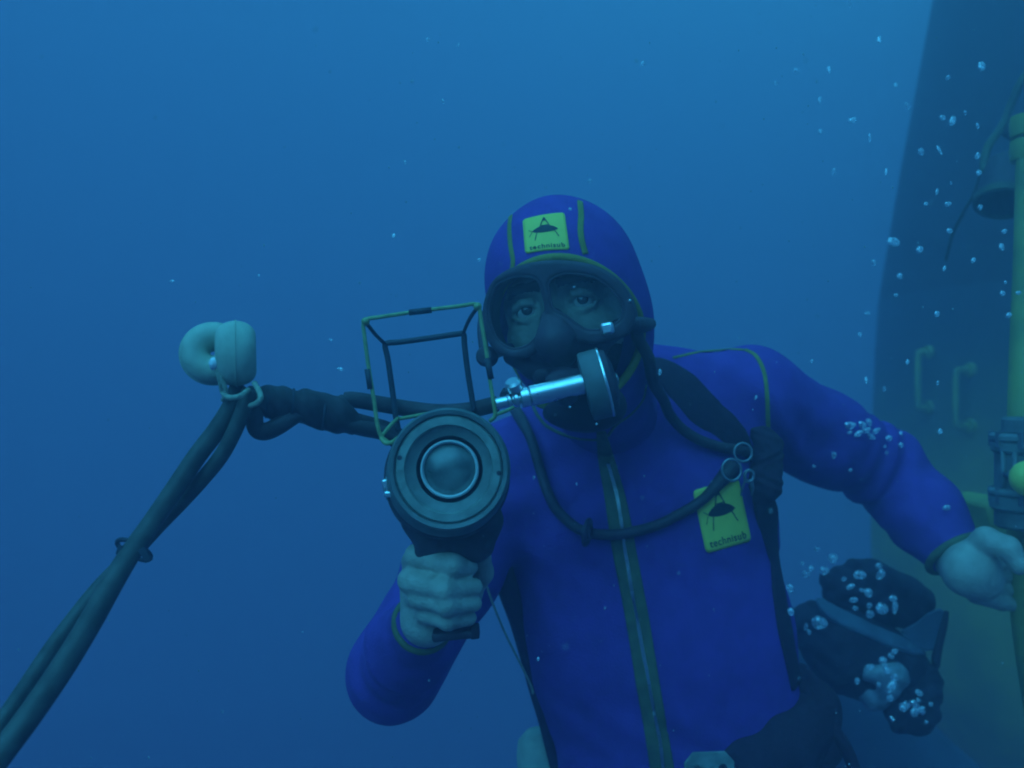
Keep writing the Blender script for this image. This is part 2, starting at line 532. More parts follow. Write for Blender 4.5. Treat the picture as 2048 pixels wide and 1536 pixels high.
# ------------------------------------------------------------------ submersible hull on the far right
def submersible():
    K = 1.24
    root = empty('submersible', (2.3 * K, 3.2 * K, -0.3))
    tag(root, 'big tapering submersible with yellow lower hull and dark tower fading into blue water', 'submersible')
    ax = np.array([0, 0, 1.0]); O = np.array([2.3 * K, 3.2 * K, 0.0])
    low = [(0.0, -1.60), (0.35, -1.55), (0.60, -1.40), (0.80, -1.2), (0.895, -0.98), (0.93, -0.7), (0.93, -0.4), (0.925, -0.1), (0.915, 0.16), (0.905, 0.32), (0.895, 0.32)]
    up = [(0.904, 0.317), (0.893, 0.40), (0.83, 0.8), (0.76, 1.2), (0.69, 1.6), (0.60, 2.1), (0.52, 2.4), (0.38, 2.5), (0.0, 2.55)]
    low = [(a * K, b * K) for a, b in low]; up = [(a * K, b * K) for a, b in up]
    lp = [tuple(x) for x in catmull([np.array(q) for q in low[:-2]], 6)] + low[-2:]
    upp = [tuple(x) for x in catmull([np.array(q) for q in up], 5)]
    # hull colour blends unevenly from yellow to dark blue-grey towards the tower
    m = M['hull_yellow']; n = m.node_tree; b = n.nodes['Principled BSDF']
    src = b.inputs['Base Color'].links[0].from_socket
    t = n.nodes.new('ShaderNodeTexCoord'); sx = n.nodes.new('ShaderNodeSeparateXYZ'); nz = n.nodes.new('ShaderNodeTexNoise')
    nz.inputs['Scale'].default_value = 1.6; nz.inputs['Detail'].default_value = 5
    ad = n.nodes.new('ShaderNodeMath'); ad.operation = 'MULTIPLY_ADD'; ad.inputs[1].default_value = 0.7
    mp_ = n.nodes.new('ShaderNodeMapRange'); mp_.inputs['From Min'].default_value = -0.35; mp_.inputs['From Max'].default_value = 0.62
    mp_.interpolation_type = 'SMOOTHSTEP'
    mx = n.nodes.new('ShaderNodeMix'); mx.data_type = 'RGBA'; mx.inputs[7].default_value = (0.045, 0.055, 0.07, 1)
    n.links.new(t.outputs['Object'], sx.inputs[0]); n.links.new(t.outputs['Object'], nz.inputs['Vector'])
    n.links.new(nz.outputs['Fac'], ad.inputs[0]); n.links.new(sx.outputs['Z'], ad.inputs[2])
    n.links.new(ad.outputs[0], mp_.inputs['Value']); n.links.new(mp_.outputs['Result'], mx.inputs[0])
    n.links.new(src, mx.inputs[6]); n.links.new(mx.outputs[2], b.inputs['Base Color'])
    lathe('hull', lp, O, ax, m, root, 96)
    lathe('tower', upp, O, ax, M['hull_dark'], root, 96)
    # raised strakes running down the hull
    for a in (228, 236, 243, 251):
        th = math.radians(a); pts = []
        for (r, z) in [(0.932, -0.70), (0.897, -0.98), (0.805, -1.2), (0.605, -1.40), (0.36, -1.555)]:
            r *= K; z *= K; pts.append(O + np.array([math.cos(th) * (r + 0.004), math.sin(th) * (r + 0.004), z]))
        tube('strake', pts, 0.012, M['yellow_metal'], root, segs=8)
    # grab handles welded to the hull
    def on_hull(px, py):
        d = P(px, py, 1.0)
        prof = sorted(lp + upp, key=lambda q: q[1])
        zs = [q[1] for q in prof]; rs = [q[0] for q in prof]
        t = 1.8
        while t < 6:
            p = d * t
            if math.hypot(p[0] - O[0], p[1] - O[1]) < np.interp(p[2], zs, rs): break
            t += 0.004
        return d * t
    for k, (px, y0, y1, bar, r) in enumerate([(1853, 705, 815, 0.0, 0.014), (1922, 740, 852, 14, 0.012)]):
        a, b = on_hull(px + bar + 6, y0), on_hull(px + bar + 6, y1)
        oa = unit(np.array([a[0] - O[0], a[1] - O[1], 0]))
        w = 0.055
        side = -0.02 if k else 0.0
        pts = [a, a + oa * w * 0.8 + np.array([side * .5, 0, 0]), a + oa * w + np.array([side, 0, -0.02]),
               b + oa * w + np.array([side, 0, 0.02]), b + oa * w * 0.8 + np.array([side * .5, 0, 0]), b]
        h = tube('grab_handle', pts, r, M['yellow_metal'], root, segs=10, n=5)
        for q in (a, b):
            lathe('foot_plate', [(0, 0.02), (0.026, 0.018), (0.030, 0.0), (0.03, -0.03)], q, oa, M['yellow_metal'], root, 20)
    # mounting block behind the diver's wrist
    c = P(1962, 1028, 1.75)
    box('mounting_block', c, (0.055, 0.12, 0.07), M['yellow_metal'], root,
        axes=(unit([1, 0.2, 0.25]), unit([-.2, 1, 0]), unit([-.25, 0, 1])), bev=0.008)
    v, f = tube_geo([c + np.array([0.0, 0.05, 0]), P(2000, 1060, 2.4), P(2010, 1080, 2.75)], 0.02, segs=10)
    link_mesh('bracket', v, f, M['yellow_metal'], root)
    # dull pontoon slung under the hull
    A, Bp = P(1560, 1330, 2.25), P(2040, 1760, 2.35)
    d = unit(Bp - A); L = np.linalg.norm(Bp - A); R = 0.15
    prof = [(0.0, -R)] + [(R * math.cos(t), R * math.sin(t)) for t in np.linspace(-1.5, 0, 9)] + [(R, L)] + [(R * math.cos(t), L + R * math.sin(t)) for t in np.linspace(0.1, 1.5, 9)] + [(0, L + R)]
    lathe('pontoon', prof, A, d, M['fin'], root, 48)
submersible()

# pipe with its valve, at the right edge, held by the diver
def pipe_and_valve():
    root = empty('yellow_pipe', P(2070, 1450, 1.45))
    tag(root, 'upright yellow painted pipe at the right edge that the diver holds on to', 'pipe')
    tube('pipe', PP([(2069, 246, 1.60), (2064, 500, 1.54), (2055, 760, 1.48), (2052, 1000, 1.45), (2058, 1200, 1.45), (2076, 1350, 1.45), (2105, 1520, 1.45)]), 0.029, M['yellow_metal'], root, segs=20)
    for y in (300, 252):
        lathe('coupling', [(0.03, -0.02), (0.038, -0.018), (0.040, 0), (0.038, 0.018), (0.03, 0.02)], P(2068, y, 1.59), [0, 0, 1], M['yellow_metal'], root, 28)
    rt = empty('valve', P(2046, 1040, 1.38))
    tag(rt, 'grey flanged valve clamped on the yellow pipe above the diver\'s hand', 'valve')
    s = 1.38 / F
    O = P(2046, 950, 1.38)
    def band(name, y0, y1, r, m, br=0.004):
        z0, z1 = (950 - y1) * s, (950 - y0) * s
        return lathe(name, [(0.001, z0), (r - br, z0), (r, z0 + br), (r, z1 - br), (r - br, z1), (0.001, z1)], O, [0, 0, 1], m, rt, 40)
    M['valve'] = mat('grey_green_casting', (0.17, 0.21, 0.20), 0.6, color2=(0.10, 0.12, 0.13), nscale=30, bump=0.6, bscale=90)
    band('cap', 834, 868, 0.030, M['housing_dark'])
    band('flange', 866, 884, 0.0475, M['valve'])
    band('flange', 882, 906, 0.045, M['valve'])
    band('neck', 904, 986, 0.040, M['housing_dark'])
    band('flange', 976, 992, 0.049, M['valve'])
    band('flange', 990, 1020, 0.047, M['valve'])
    band('base', 1018, 1056, 0.040, M['housing_dark'])
    for a in range(0, 360, 45):
        t = math.radians(a + 12)
        for z in ((950 - 886) * s, (950 - 998) * s):
            lathe('bolt', [(0.0, 0.012), (0.006, 0.012), (0.006, -0.012), (0, -0.012)], O + np.array([math.cos(t) * 0.043, math.sin(t) * 0.043, z + 0.006]), [0, 0, 1], M['steel'], rt, 6)
    for a in (200, 225, 250, 275):
        t = math.radians(a)
        tube('stud', [O + np.array([math.cos(t) * 0.041, math.sin(t) * 0.041, -.03]), O + np.array([math.cos(t) * 0.041, math.sin(t) * 0.041, .038])], 0.004, M['valve'], rt, segs=8, spline=False)
    # round yellow knob in front
    c = P(2058, 957, 1.30)
    prof = [(0.0265 * math.sin(t), 0.0265 * math.cos(t)) for t in np.linspace(0, math.pi, 25)]
    lathe('ball_knob', prof, c, [0.1, -1, 0.2], M['ball'], rt, 32, sharp=False)
    tube('stem', [c, c + np.array([0.0, 0.06, 0])], 0.006, M['steel'], rt, segs=10, spline=False)
pipe_and_valve()

def lamp():
    c = P(2008, 372, 1.85)
    root = empty('lamp', c)
    tag(root, 'dark round underwater lamp hung from a bent bracket beside the yellow pipe', 'lamp')
    ax = unit([-0.25, -0.35, -0.9])
    lathe('lamp_bowl', [(0.0, -0.075), (0.02, -0.074), (0.036, -0.06), (0.045, -0.03), (0.050, 0.01), (0.052, 0.04), (0.048, 0.042), (0.045, 0.02), (0.02, -0.02), (0, -0.02)], c, ax, M['rubber'], root, 40)
    lathe('lamp_rim', [(0.050, 0.028), (0.056, 0.03), (0.056, 0.045), (0.05, 0.047), (0.046, 0.04)], c, ax, M['dim'], root, 40)
    tube('bracket', PP([(2085, 110, 1.95), (2042, 165, 1.95), (2020, 215, 1.95), (2003, 255, 1.93), (1978, 290, 1.9), (1968, 325, 1.88), (1972, 350, 1.86)]), 0.009, M['dim'], root, segs=12)
    tube('arm', PP([(2080, 300, 1.95), (2040, 280, 1.95), (2012, 262, 1.93)]), 0.012, M['rubber'], root, segs=12)
    tube('cord', PP([(1962, 345, 1.9), (1950, 385, 1.95), (1930, 420, 2.0), (1905, 470, 2.1), (1892, 520, 2.2)]), 0.004, M['dim'], root, segs=8)
lamp()

# ------------------------------------------------------------------ the diver
# head axes: r to the picture's right, u up, n out of the face
yaw, roll, pitch = math.radians(15), math.radians(9.5), math.radians(3)
hn = np.array([-math.sin(yaw), -math.cos(yaw), -math.sin(pitch)]); hn = unit(hn)
hr0 = unit(np.cross([0, 0, 1.0], -hn) * -1)
hr0 = unit(np.array([math.cos(yaw), -math.sin(yaw), 0]))
hu0 = np.cross(hr0, -hn); hu0 = unit(hu0) if hu0[2] > 0 else unit(-hu0)
hr = unit(hr0 * math.cos(roll) + hu0 * math.sin(roll))
hu = unit(hu0 * math.cos(roll) - hr0 * math.sin(roll))
EYES = P(1107, 609, 1.05)
HO = EYES - hn * 0.078
HR = np.stack([hr, hu, hn]).astype(np.float32)
def H(x, y, z):
    return HO + hr * x + hu * y + hn * z

# arms
SH_R = P(1505, 800, 1.38); EL_R = P(1765, 935, 1.52); WR_R = P(1918, 1118, 1.40)      # the arm at the picture's right
SH_L = P(1020, 945, 1.37); EL_L = P(789, 1345, 1.20); WR_L = P(852, 1236, 0.985)      # the arm at the picture's left
TOR = [(1262, 900, 1.40), (1282, 1060, 1.38), (1325, 1300, 1.36), (1378, 1520, 1.37), (1440, 1800, 1.42)]
TR_ = [0.165, 0.196, 0.193, 0.186, 0.19]
def torso(p, off=0.0):
    ys = 0.60
    q = p.copy(); q[:, 1] = (q[:, 1] - 1.40) / ys + 1.40
    pts = [np.array(P(*t)) for t in TOR]
    for t in pts: t[1] = (t[1] - 1.40) / ys + 1.40
    d = chain(q, pts, [r for r in TR_], 0.05) * ys * 1.15
    d = d - off
    # shoulders and neck base
    d = smin(d, rc(p, P(1235, 800, 1.37), SH_R + np.array([0, 0, 0.004]), 0.062 + off, 0.068 + off), 0.05)
    d = smin(d, rc(p, P(1215, 830, 1.37), SH_L, 0.062 + off, 0.064 + off), 0.05)
    d = smin(d, ell(p, P(1420, 1000, 1.335), (0.085 + off, 0.055 + off, 0.07 + off)), 0.05)
    d = smin(d, ell(p, P(1140, 1030, 1.335), (0.085 + off, 0.055 + off, 0.07 + off)), 0.05)
    return d
def legs(p, off=0.0):
    d = rc(p, P(1340, 1800, 1.45), P(1300, 2100, 1.7), 0.095 + off, 0.07 + off)
    d = smin(d, rc(p, P(1560, 1790, 1.42), P(1640, 2100, 1.65), 0.095 + off, 0.07 + off), 0.04)
    return d
def arm_r(p, off=0.0):
    return chain(p, [SH_R, P(1640, 874, 1.46), EL_R, P(1850, 1030, 1.46), WR_R], [0.072 + off, 0.066 + off, 0.058 + off, 0.052 + off, 0.036 + off], 0.03)
def arm_l(p, off=0.0):
    return chain(p, [SH_L, P(905, 1145, 1.28), EL_L, P(815, 1295, 1.09), WR_L], [0.066 + off, 0.060 + off, 0.053 + off, 0.041 + off, 0.0205 + off], 0.025)
def neck(p, off=0.0):
    return rc(p, H(0, -0.05, -0.02), P(1235, 880, 1.37), 0.058 + off, 0.066 + off)

def knuckles(p, d, pts, amp=.0011, rad=.010):
    for q in pts:
        e = p - np.asarray(q, np.float32)
        w = np.exp(-(e * e).sum(1) / (rad * rad))
        d = d - amp * w + .0005 * w * np.sin(e[:, 0] * 1500)
    return d
def hand_l(p):     # fist round the pistol grip
    K = 0.0020
    fing = [([(828, 1122, .955), (834, 1112, .908), (905, 1131, .882), (938, 1134, .900)], [.0125, .0120, .0112, .0092]),
            ([(824, 1160, .955), (822, 1161, .906), (888, 1177, .876), (948, 1174, .898)], [.0130, .0128, .0110, .0092]),
            ([(832, 1195, .955), (838, 1193, .906), (893, 1209, .878), (947, 1207, .900)], [.0120, .0115, .0105, .0088]),
            ([(846, 1228, .957), (852, 1226, .914), (895, 1241, .890), (938, 1236, .908)], [.0110, .0105, .0095, .0082])]
    d = None
    for pts, r in fing:
        e = chain(p, PP(pts), r, 0.005)
        d = e if d is None else smin(d, e, K)
    palm = chain(p, PP([(846, 1130, .965), (850, 1180, .972), (856, 1238, .968)]), [.021, .024, .025], 0.015)
    palm = smin(palm, chain(p, PP([(856, 1238, .965), (852, 1240, .985)]), [.027, .028], 0.01), 0.015)
    palm = smin(palm, rc(p, P(862, 1252, .945), P(880, 1235, .955), .019, .014), 0.012)
    palm = smin(palm, rc(p, P(880, 1190, .985), P(875, 1150, .98), .02, .018), 0.015)
    d = smin(d, palm, 0.010)
    th = chain(p, PP([(890, 1235, .985), (935, 1190, .982), (962, 1145, .965), (963, 1105, .945)]), [.018, .0145, .0125, .0105], 0.008)
    d = smin(d, th, 0.005)
    return knuckles(p, d, PP([(834, 1108, .900), (822, 1158, .898), (838, 1190, .898), (852, 1224, .906), (905, 1129, .872), (888, 1175, .866), (893, 1207, .868), (895, 1239, .880)]))
def hand_r(p):     # hand closed on the yellow pipe
    palm = chain(p, PP([(1918, 1120, 1.40), (1940, 1135, 1.375), (1962, 1160, 1.37)]), [.036, .038, .032], 0.02)
    palm = smin(palm, ell(p, P(1934, 1140, 1.355), (.036, .032, .040)), 0.015)
    th = chain(p, PP([(1945, 1105, 1.36), (1972, 1080, 1.345), (2015, 1096, 1.325), (2040, 1132, 1.315)]), [.021, .0185, .0165, .0135], 0.01)
    d = smin(palm, th, 0.0035)
    fing = [([(1972, 1130, 1.395), (2016, 1120, 1.455), (2064, 1124, 1.500), (2098, 1136, 1.470)], [.0155, .0130, .0120, .0100]),
            ([(1970, 1154, 1.400), (2014, 1150, 1.460), (2064, 1152, 1.502), (2100, 1160, 1.470)], [.0155, .0130, .0120, .0100]),
            ([(1964, 1175, 1.395), (2010, 1178, 1.455), (2060, 1182, 1.495), (2096, 1188, 1.470)], [.0155, .0130, .0115, .0095]),
            ([(1952, 1188, 1.385), (2002, 1205, 1.435), (2050, 1214, 1.475), (2086, 1216, 1.465)], [.0155, .0125, .0105, .0090])]
    for pts, r in fing:
        d = smin(d, chain(p, PP(pts), r, 0.006), 0.0028)
    return d

def head(p):
    d = ell(p, H(0, 0.028, -0.018), (0.083, 0.100, 0.098), HR)
    face = ell(p, H(0, -0.035, 0.022), (0.066, 0.086, 0.068), HR)
    d = smin(d, face, 0.03)
    d = smin(d, ell(p, H(0, -0.105, 0.045), (0.032, 0.026, 0.030), HR), 0.025)         # chin
    for s in (-1, 1):
        d = smin(d, ell(p, H(s * 0.042, -0.033, 0.055), (0.026, 0.020, 0.022), HR), 0.018)   # cheekbones
        d = smin(d, ell(p, H(s * 0.026, 0.026, 0.079), (0.028, 0.0095, 0.012), HR), 0.012)      # brow
        d = smax(d, -ell(p, H(s * 0.0345, 0.002, 0.088), (0.021, 0.0135, 0.016), HR), 0.008)    # eye sockets
    d = smin(d, chain(p, [H(0, 0.012, 0.084), H(0, -0.022, 0.099), H(0, -0.040, 0.107)], [0.009, 0.0105, 0.013], 0.01), 0.010)
    for s in (-1, 1):
        d = smin(d, ell(p, H(s * 0.013, -0.042, 0.094), (0.009, 0.009, 0.011), HR), 0.006)
        # lids
        d = smin(d, chain(p, [H(s * 0.0165, -0.003, 0.0765), H(s * 0.027, 0.0075, 0.0845), H(s * 0.036, 0.0080, 0.0858), H(s * 0.046, 0.004, 0.081), H(s * 0.053, -0.003, 0.072)], [.0028, .0046, .0050, .0044, .0028], 0.003), 0.003)
        d = smin(d, chain(p, [H(s * 0.0165, -0.004, 0.0765), H(s * 0.027, -0.0115, 0.0825), H(s * 0.036, -0.013, 0.083), H(s * 0.046, -0.0105, 0.079), H(s * 0.053, -0.004, 0.072)], [.002, .0028, .003, .0028, .002], 0.003), 0.004)
    d = smin(d, chain(p, [H(-0.024, -0.073, 0.083), H(0, -0.069, 0.093), H(0.024, -0.073, 0.083)], [.004, .006, .004], 0.006), 0.005)
    d = smin(d, chain(p, [H(-0.022, -0.077, 0.081), H(0, -0.082, 0.090), H(0.022, -0.077, 0.081)], [.004, .0065, .004], 0.006), 0.005)
    return d

HC = HO
def body_sdf(p):
    d = torso(p, -0.008)
    d = smin(d, arm_r(p, -0.006), 0.02)
    d = smin(d, arm_l(p, -0.004), 0.02)
    d = smin(d, legs(p, -0.006), 0.02)
    d = smin(d, neck(p, -0.006), 0.02)
    d = smin(d, near(p, P(895, 1180, .93), 0.12, hand_l), 0.006)
    d = smin(d, near(p, P(1990, 1140, 1.38), 0.16, hand_r), 0.008)
    d = smin(d, near(p, HO, 0.17, head), 0.015)
    return d

def wrinkle(p):
    return (0.0017 * np.sin(p[:, 0] * 31 + 2 * np.sin(p[:, 2] * 17)) * np.sin(p[:, 2] * 23 + p[:, 1] * 19 + 1.3)
            + 0.0011 * np.sin(p[:, 0] * 67 + p[:, 2] * 41 + 3 * np.sin(p[:, 2] * 25)))
def creases(p, c, d, amp, freq, rad):
    """folds across a bent joint"""
    q = p - np.asarray(c, np.float32)
    w = np.exp(-(q * q).sum(1) / (rad * rad))
    return amp * w * np.sin((q @ np.asarray(d, np.float32)) * freq + 2.0 * np.sin(q[:, 0] * 30))
CUFF_L = (P(852, 1237, 1.003), unit(P(852, 1236, 0.985) - P(815, 1295, 1.09)))
CUFF_R = (P(1912, 1112, 1.405), unit(WR_R - P(1850, 1030, 1.46)))
def cut(p, c, nrm):
    return (p - np.asarray(c, np.float32)) @ np.asarray(nrm, np.float32)
def suit_sdf(p):
    al = smax(arm_l(p, 0.007), cut(p, *CUFF_L), 0.004)
    ar = smax(arm_r(p, 0.007), cut(p, *CUFF_R), 0.004)
    ar = ar + creases(p, P(1745, 950, 1.5), unit([0.8, 0.1, -0.5]), 0.0065, 115, 0.09)
    al = al + creases(p, P(800, 1300, 1.15), unit([0.3, -0.5, 0.6]), 0.0042, 110, 0.08)
    d = torso(p, 0.0)
    d = smin(d, ar, 0.035)
    d = smin(d, al, 0.035)
    d = smin(d, legs(p, 0.004), 0.03)
    d = d + creases(p, P(1560, 930, 1.34), unit([0.6, 0, 0.8]), 0.0055, 95, 0.11)
    d = d + creases(p, P(1330, 1500, 1.24), unit([0.25, 0, 1]), 0.0016, 80, 0.16)
    d = d + creases(p, P(1040, 980, 1.28), unit([-0.5, 0, 0.8]), 0.003, 100, 0.08)
    nk = rc(p, P(1212, 835, 1.33), P(1235, 930, 1.39), 0.074, 0.09)
    d = smin(d, nk, 0.04)
    return d + wrinkle(p)
def hood_base(p):
    d = ell(p, H(-0.004, 0.030, -0.022), (0.1005, 0.1145, 0.112), HR)
    d = smin(d, ell(p, H(0.017, -0.028, -0.045), (0.084, 0.088, 0.085), HR), 0.03)
    d = smin(d, rc(p, H(0.012, -0.07, -0.025), P(1226, 850, 1.36), 0.069, 0.074), 0.03)
    d = smin(d, ell(p, H(0, -0.045, 0.020), (0.078, 0.094, 0.068), HR), 0.03)
    return d + 0.0006 * np.sin(p[:, 0] * 60 + p[:, 2] * 35)
def face_hole(p):
    """ellipse cylinder cut out for the face, opening below the chin"""
    q = (p - HO.astype(np.float32)) @ HR.T
    x = (q[:, 0] + 0.0) / 0.088; y = (q[:, 1] + 0.036) / 0.087
    d2 = (np.sqrt(x * x + y * y) - 1) * 0.088
    return np.maximum(d2, 0.012 - q[:, 2])
def hood_sdf(p):
    return smax(hood_base(p), -face_hole(p), 0.006)

diver = empty('person', P(1300, 1000, 1.40))
tag(diver, 'diver in a blue hooded wetsuit holding a pistol grip camera and gripping a yellow pipe', 'person')

def body_pick(c):
    q = (c - HO) @ HR.T.astype(float)
    inhead = (np.abs(q[:, 0]) < 0.1) & (np.abs(q[:, 1]) < 0.14) & (q[:, 2] > 0.0)
    brow = inhead & (np.abs(np.abs(q[:, 0]) - 0.034) < 0.024) & (np.abs(q[:, 1] - 0.0255 + 0.10 * np.abs(np.abs(q[:, 0]) - 0.03)) < 0.0058) & (q[:, 2] > 0.055)
    lower_face = inhead & (q[:, 1] < -0.058 - 0.12 * 0 ) & ~((np.abs(q[:, 0]) < 0.024) & (q[:, 1] > -0.088) & (q[:, 1] < -0.066))
    r = np.zeros(len(c), int)
    r[brow] = 1; r[lower_face] = 2
    return r
body = sdf_obj('body', body_sdf, (-0.36, 0.82, -1.05), (1.02, 1.85, 0.36), 0.0028, [M['skin'], M['hair'], M['lower_face']], diver, body_pick)
suit = sdf_obj('wetsuit', suit_sdf, (-0.36, 0.82, -0.95), (0.90, 1.80, 0.20), 0.0048, M['suit'], diver)
hood = sdf_obj('hood', hood_sdf, (-0.10, 0.95, -0.16), (0.30, 1.50, 0.32), 0.0030, M['suit'], diver)

def eyeball(s):
    c = H(s * 0.0345, -0.002, 0.0725)
    gaze = unit(-c + np.array([0, 0, 0.05]))
    prof = [(0.0125 * math.sin(t), 0.0125 * math.cos(t)) for t in np.linspace(0, math.pi, 20)]
    e = lathe('eyeball', prof, c, gaze, M['eye'], diver, 28, sharp=False)
    g2 = unit(gaze + hu * 0.18)
    prof = [(0.0, 0.0134), (0.003, 0.0132), (0.0064, 0.0117), (0.0068, 0.0104)]
    lathe('iris', prof, c, g2, M['iris'], e, 24, sharp=False)
eyeball(-1); eyeball(1)

# tape seams and edge bindings of the suit (in its surface)
both = lambda p: smin(suit_sdf(p), hood_sdf(p), 0.001)
ribbon('seam_tape', [(1022, 428), (1019, 455), (1021, 490), (1026, 520), (1024, 540)], hood_sdf, 0.0065, 0.0014, M['trim'], hood)
ribbon('seam_tape', [(1160, 403), (1162, 430), (1161, 460), (1164, 484), (1171, 508)], hood_sdf, 0.0075, 0.0014, M['trim'], hood)
def rim_pts(a0, a1, n=40):
    pts = []
    for t in np.linspace(math.radians(a0), math.radians(a1), n):
        x, y = 0.088 * math.cos(t), -0.036 + 0.087 * math.sin(t)
        # walk outwards from deep inside along n to the hood surface
        base = HO + hr * x * 1.03 + hu * (y * 1.0 + 0.003 * math.sin(t))
        zz = np.linspace(0.14, -0.03, 170)
        pp = np.stack([base + hn * z for z in zz])
        v = hood_base(pp.astype(np.float32))
        i = int(np.argmax(v < 0.0008))
        pts.append(pp[i] if v[i] < 0.0008 else pp[-1])
    return pts
tube('face_binding', rim_pts(-70, 250, 64), 0.0054, M['trim'], hood, segs=10, n=1)
ribbon('collar_tape', [(1062, 800), (1075, 830), (1100, 856), (1150, 876), (1200, 880)], both, 0.005, 0.0014, M['trim_dark'], suit)
ribbon('collar_tape', [(1292, 770), (1285, 800), (1262, 828), (1232, 850), (1215, 872)], both, 0.005, 0.0014, M['trim_dark'], suit)
ribbon('shoulder_tape', [(1346, 716), (1400, 704), (1450, 699), (1490, 700)], suit_sdf, 0.005, 0.0014, M['trim'], suit)
ribbon('shoulder_tape', [(1490, 699), (1512, 712), (1528, 745), (1534, 790), (1536, 840), (1537, 880), (1538, 910)], suit_sdf, 0.0065, 0.0014, M['trim'], suit)

def cuff(c, nrm, r1, pts_fn, name, parent, R0):
    a = unit(np.cross(nrm, [0, 0, 1.0])); b = np.cross(nrm, a)
    pts = []
    for t in np.linspace(0, 2 * math.pi, 40, endpoint=False):
        d = a * math.cos(t) + b * math.sin(t)
        rr = np.linspace(0.01, 0.09, 160)
        pp = np.stack([c - nrm * 0.004 + d * r for r in rr]).astype(np.float32)
        v = pts_fn(pp)
        i = int(np.argmax(v > 0)); pts.append(c - nrm * 0.003 + d * (rr[i] + 0.0003))
    tube(name, pts, R0, M['trim_dark'], parent, segs=10, n=1, closed=True)
cuff(CUFF_L[0], CUFF_L[1], 0.03, lambda p: arm_l(p, 0.007), 'cuff_binding', suit, 0.0042)
cuff(CUFF_R[0], CUFF_R[1], 0.04, lambda p: arm_r(p, 0.007), 'cuff_binding', suit, 0.0065)

# zip down the chest
ZP = [(1202, 862), (1207, 890), (1214, 925), (1228, 985), (1238, 1040), (1250, 1110), (1262, 1170), (1280, 1270), (1296, 1370), (1310, 1450), (1324, 1536), (1336, 1610)]
ribbon('zip_tape', ZP, both, [0.012, 0.022, 0.030, 0.034, 0.033, 0.033, 0.033, 0.036], 0.0018, M['trim_dark'], suit)
def zip_teeth():
    zp = [(x + 2 + 2 * math.sin(i * 1.1), y) for i, (x, y) in enumerate(ZP[2:])]
    s, g = surf_path(zp, both, 60)
    mb = MB(); mt = MB(); L = 0; last = s[0]
    for i in range(1, len(s)):
        L += np.linalg.norm(s[i] - s[i - 1])
        if np.linalg.norm(s[i] - last) > 0.0021:
            t = unit(s[i] - last); nn = unit(g[i] - t * np.dot(g[i], t)); sd = np.cross(t, nn)
            k_ = 0.55 * math.sin(L * 38) + 0.25 * math.sin(L * 91 + 1); nn2 = unit(nn + sd * k_); sd = np.cross(t, nn2)
            last = s[i]
            mb.add(*box_geo(s[i] + nn * 0.0026, sd, t, nn, 0.0050, 0.0014, 0.0030))
    mb.build('zip_teeth', M['teeth'], suit, smooth=False)
    tube('zip_gap', [q + gg * 0.0016 for q, gg in zip(s[::10], g[::10])], 0.0016, M['black'], suit, segs=6, n=1)
zip_teeth()

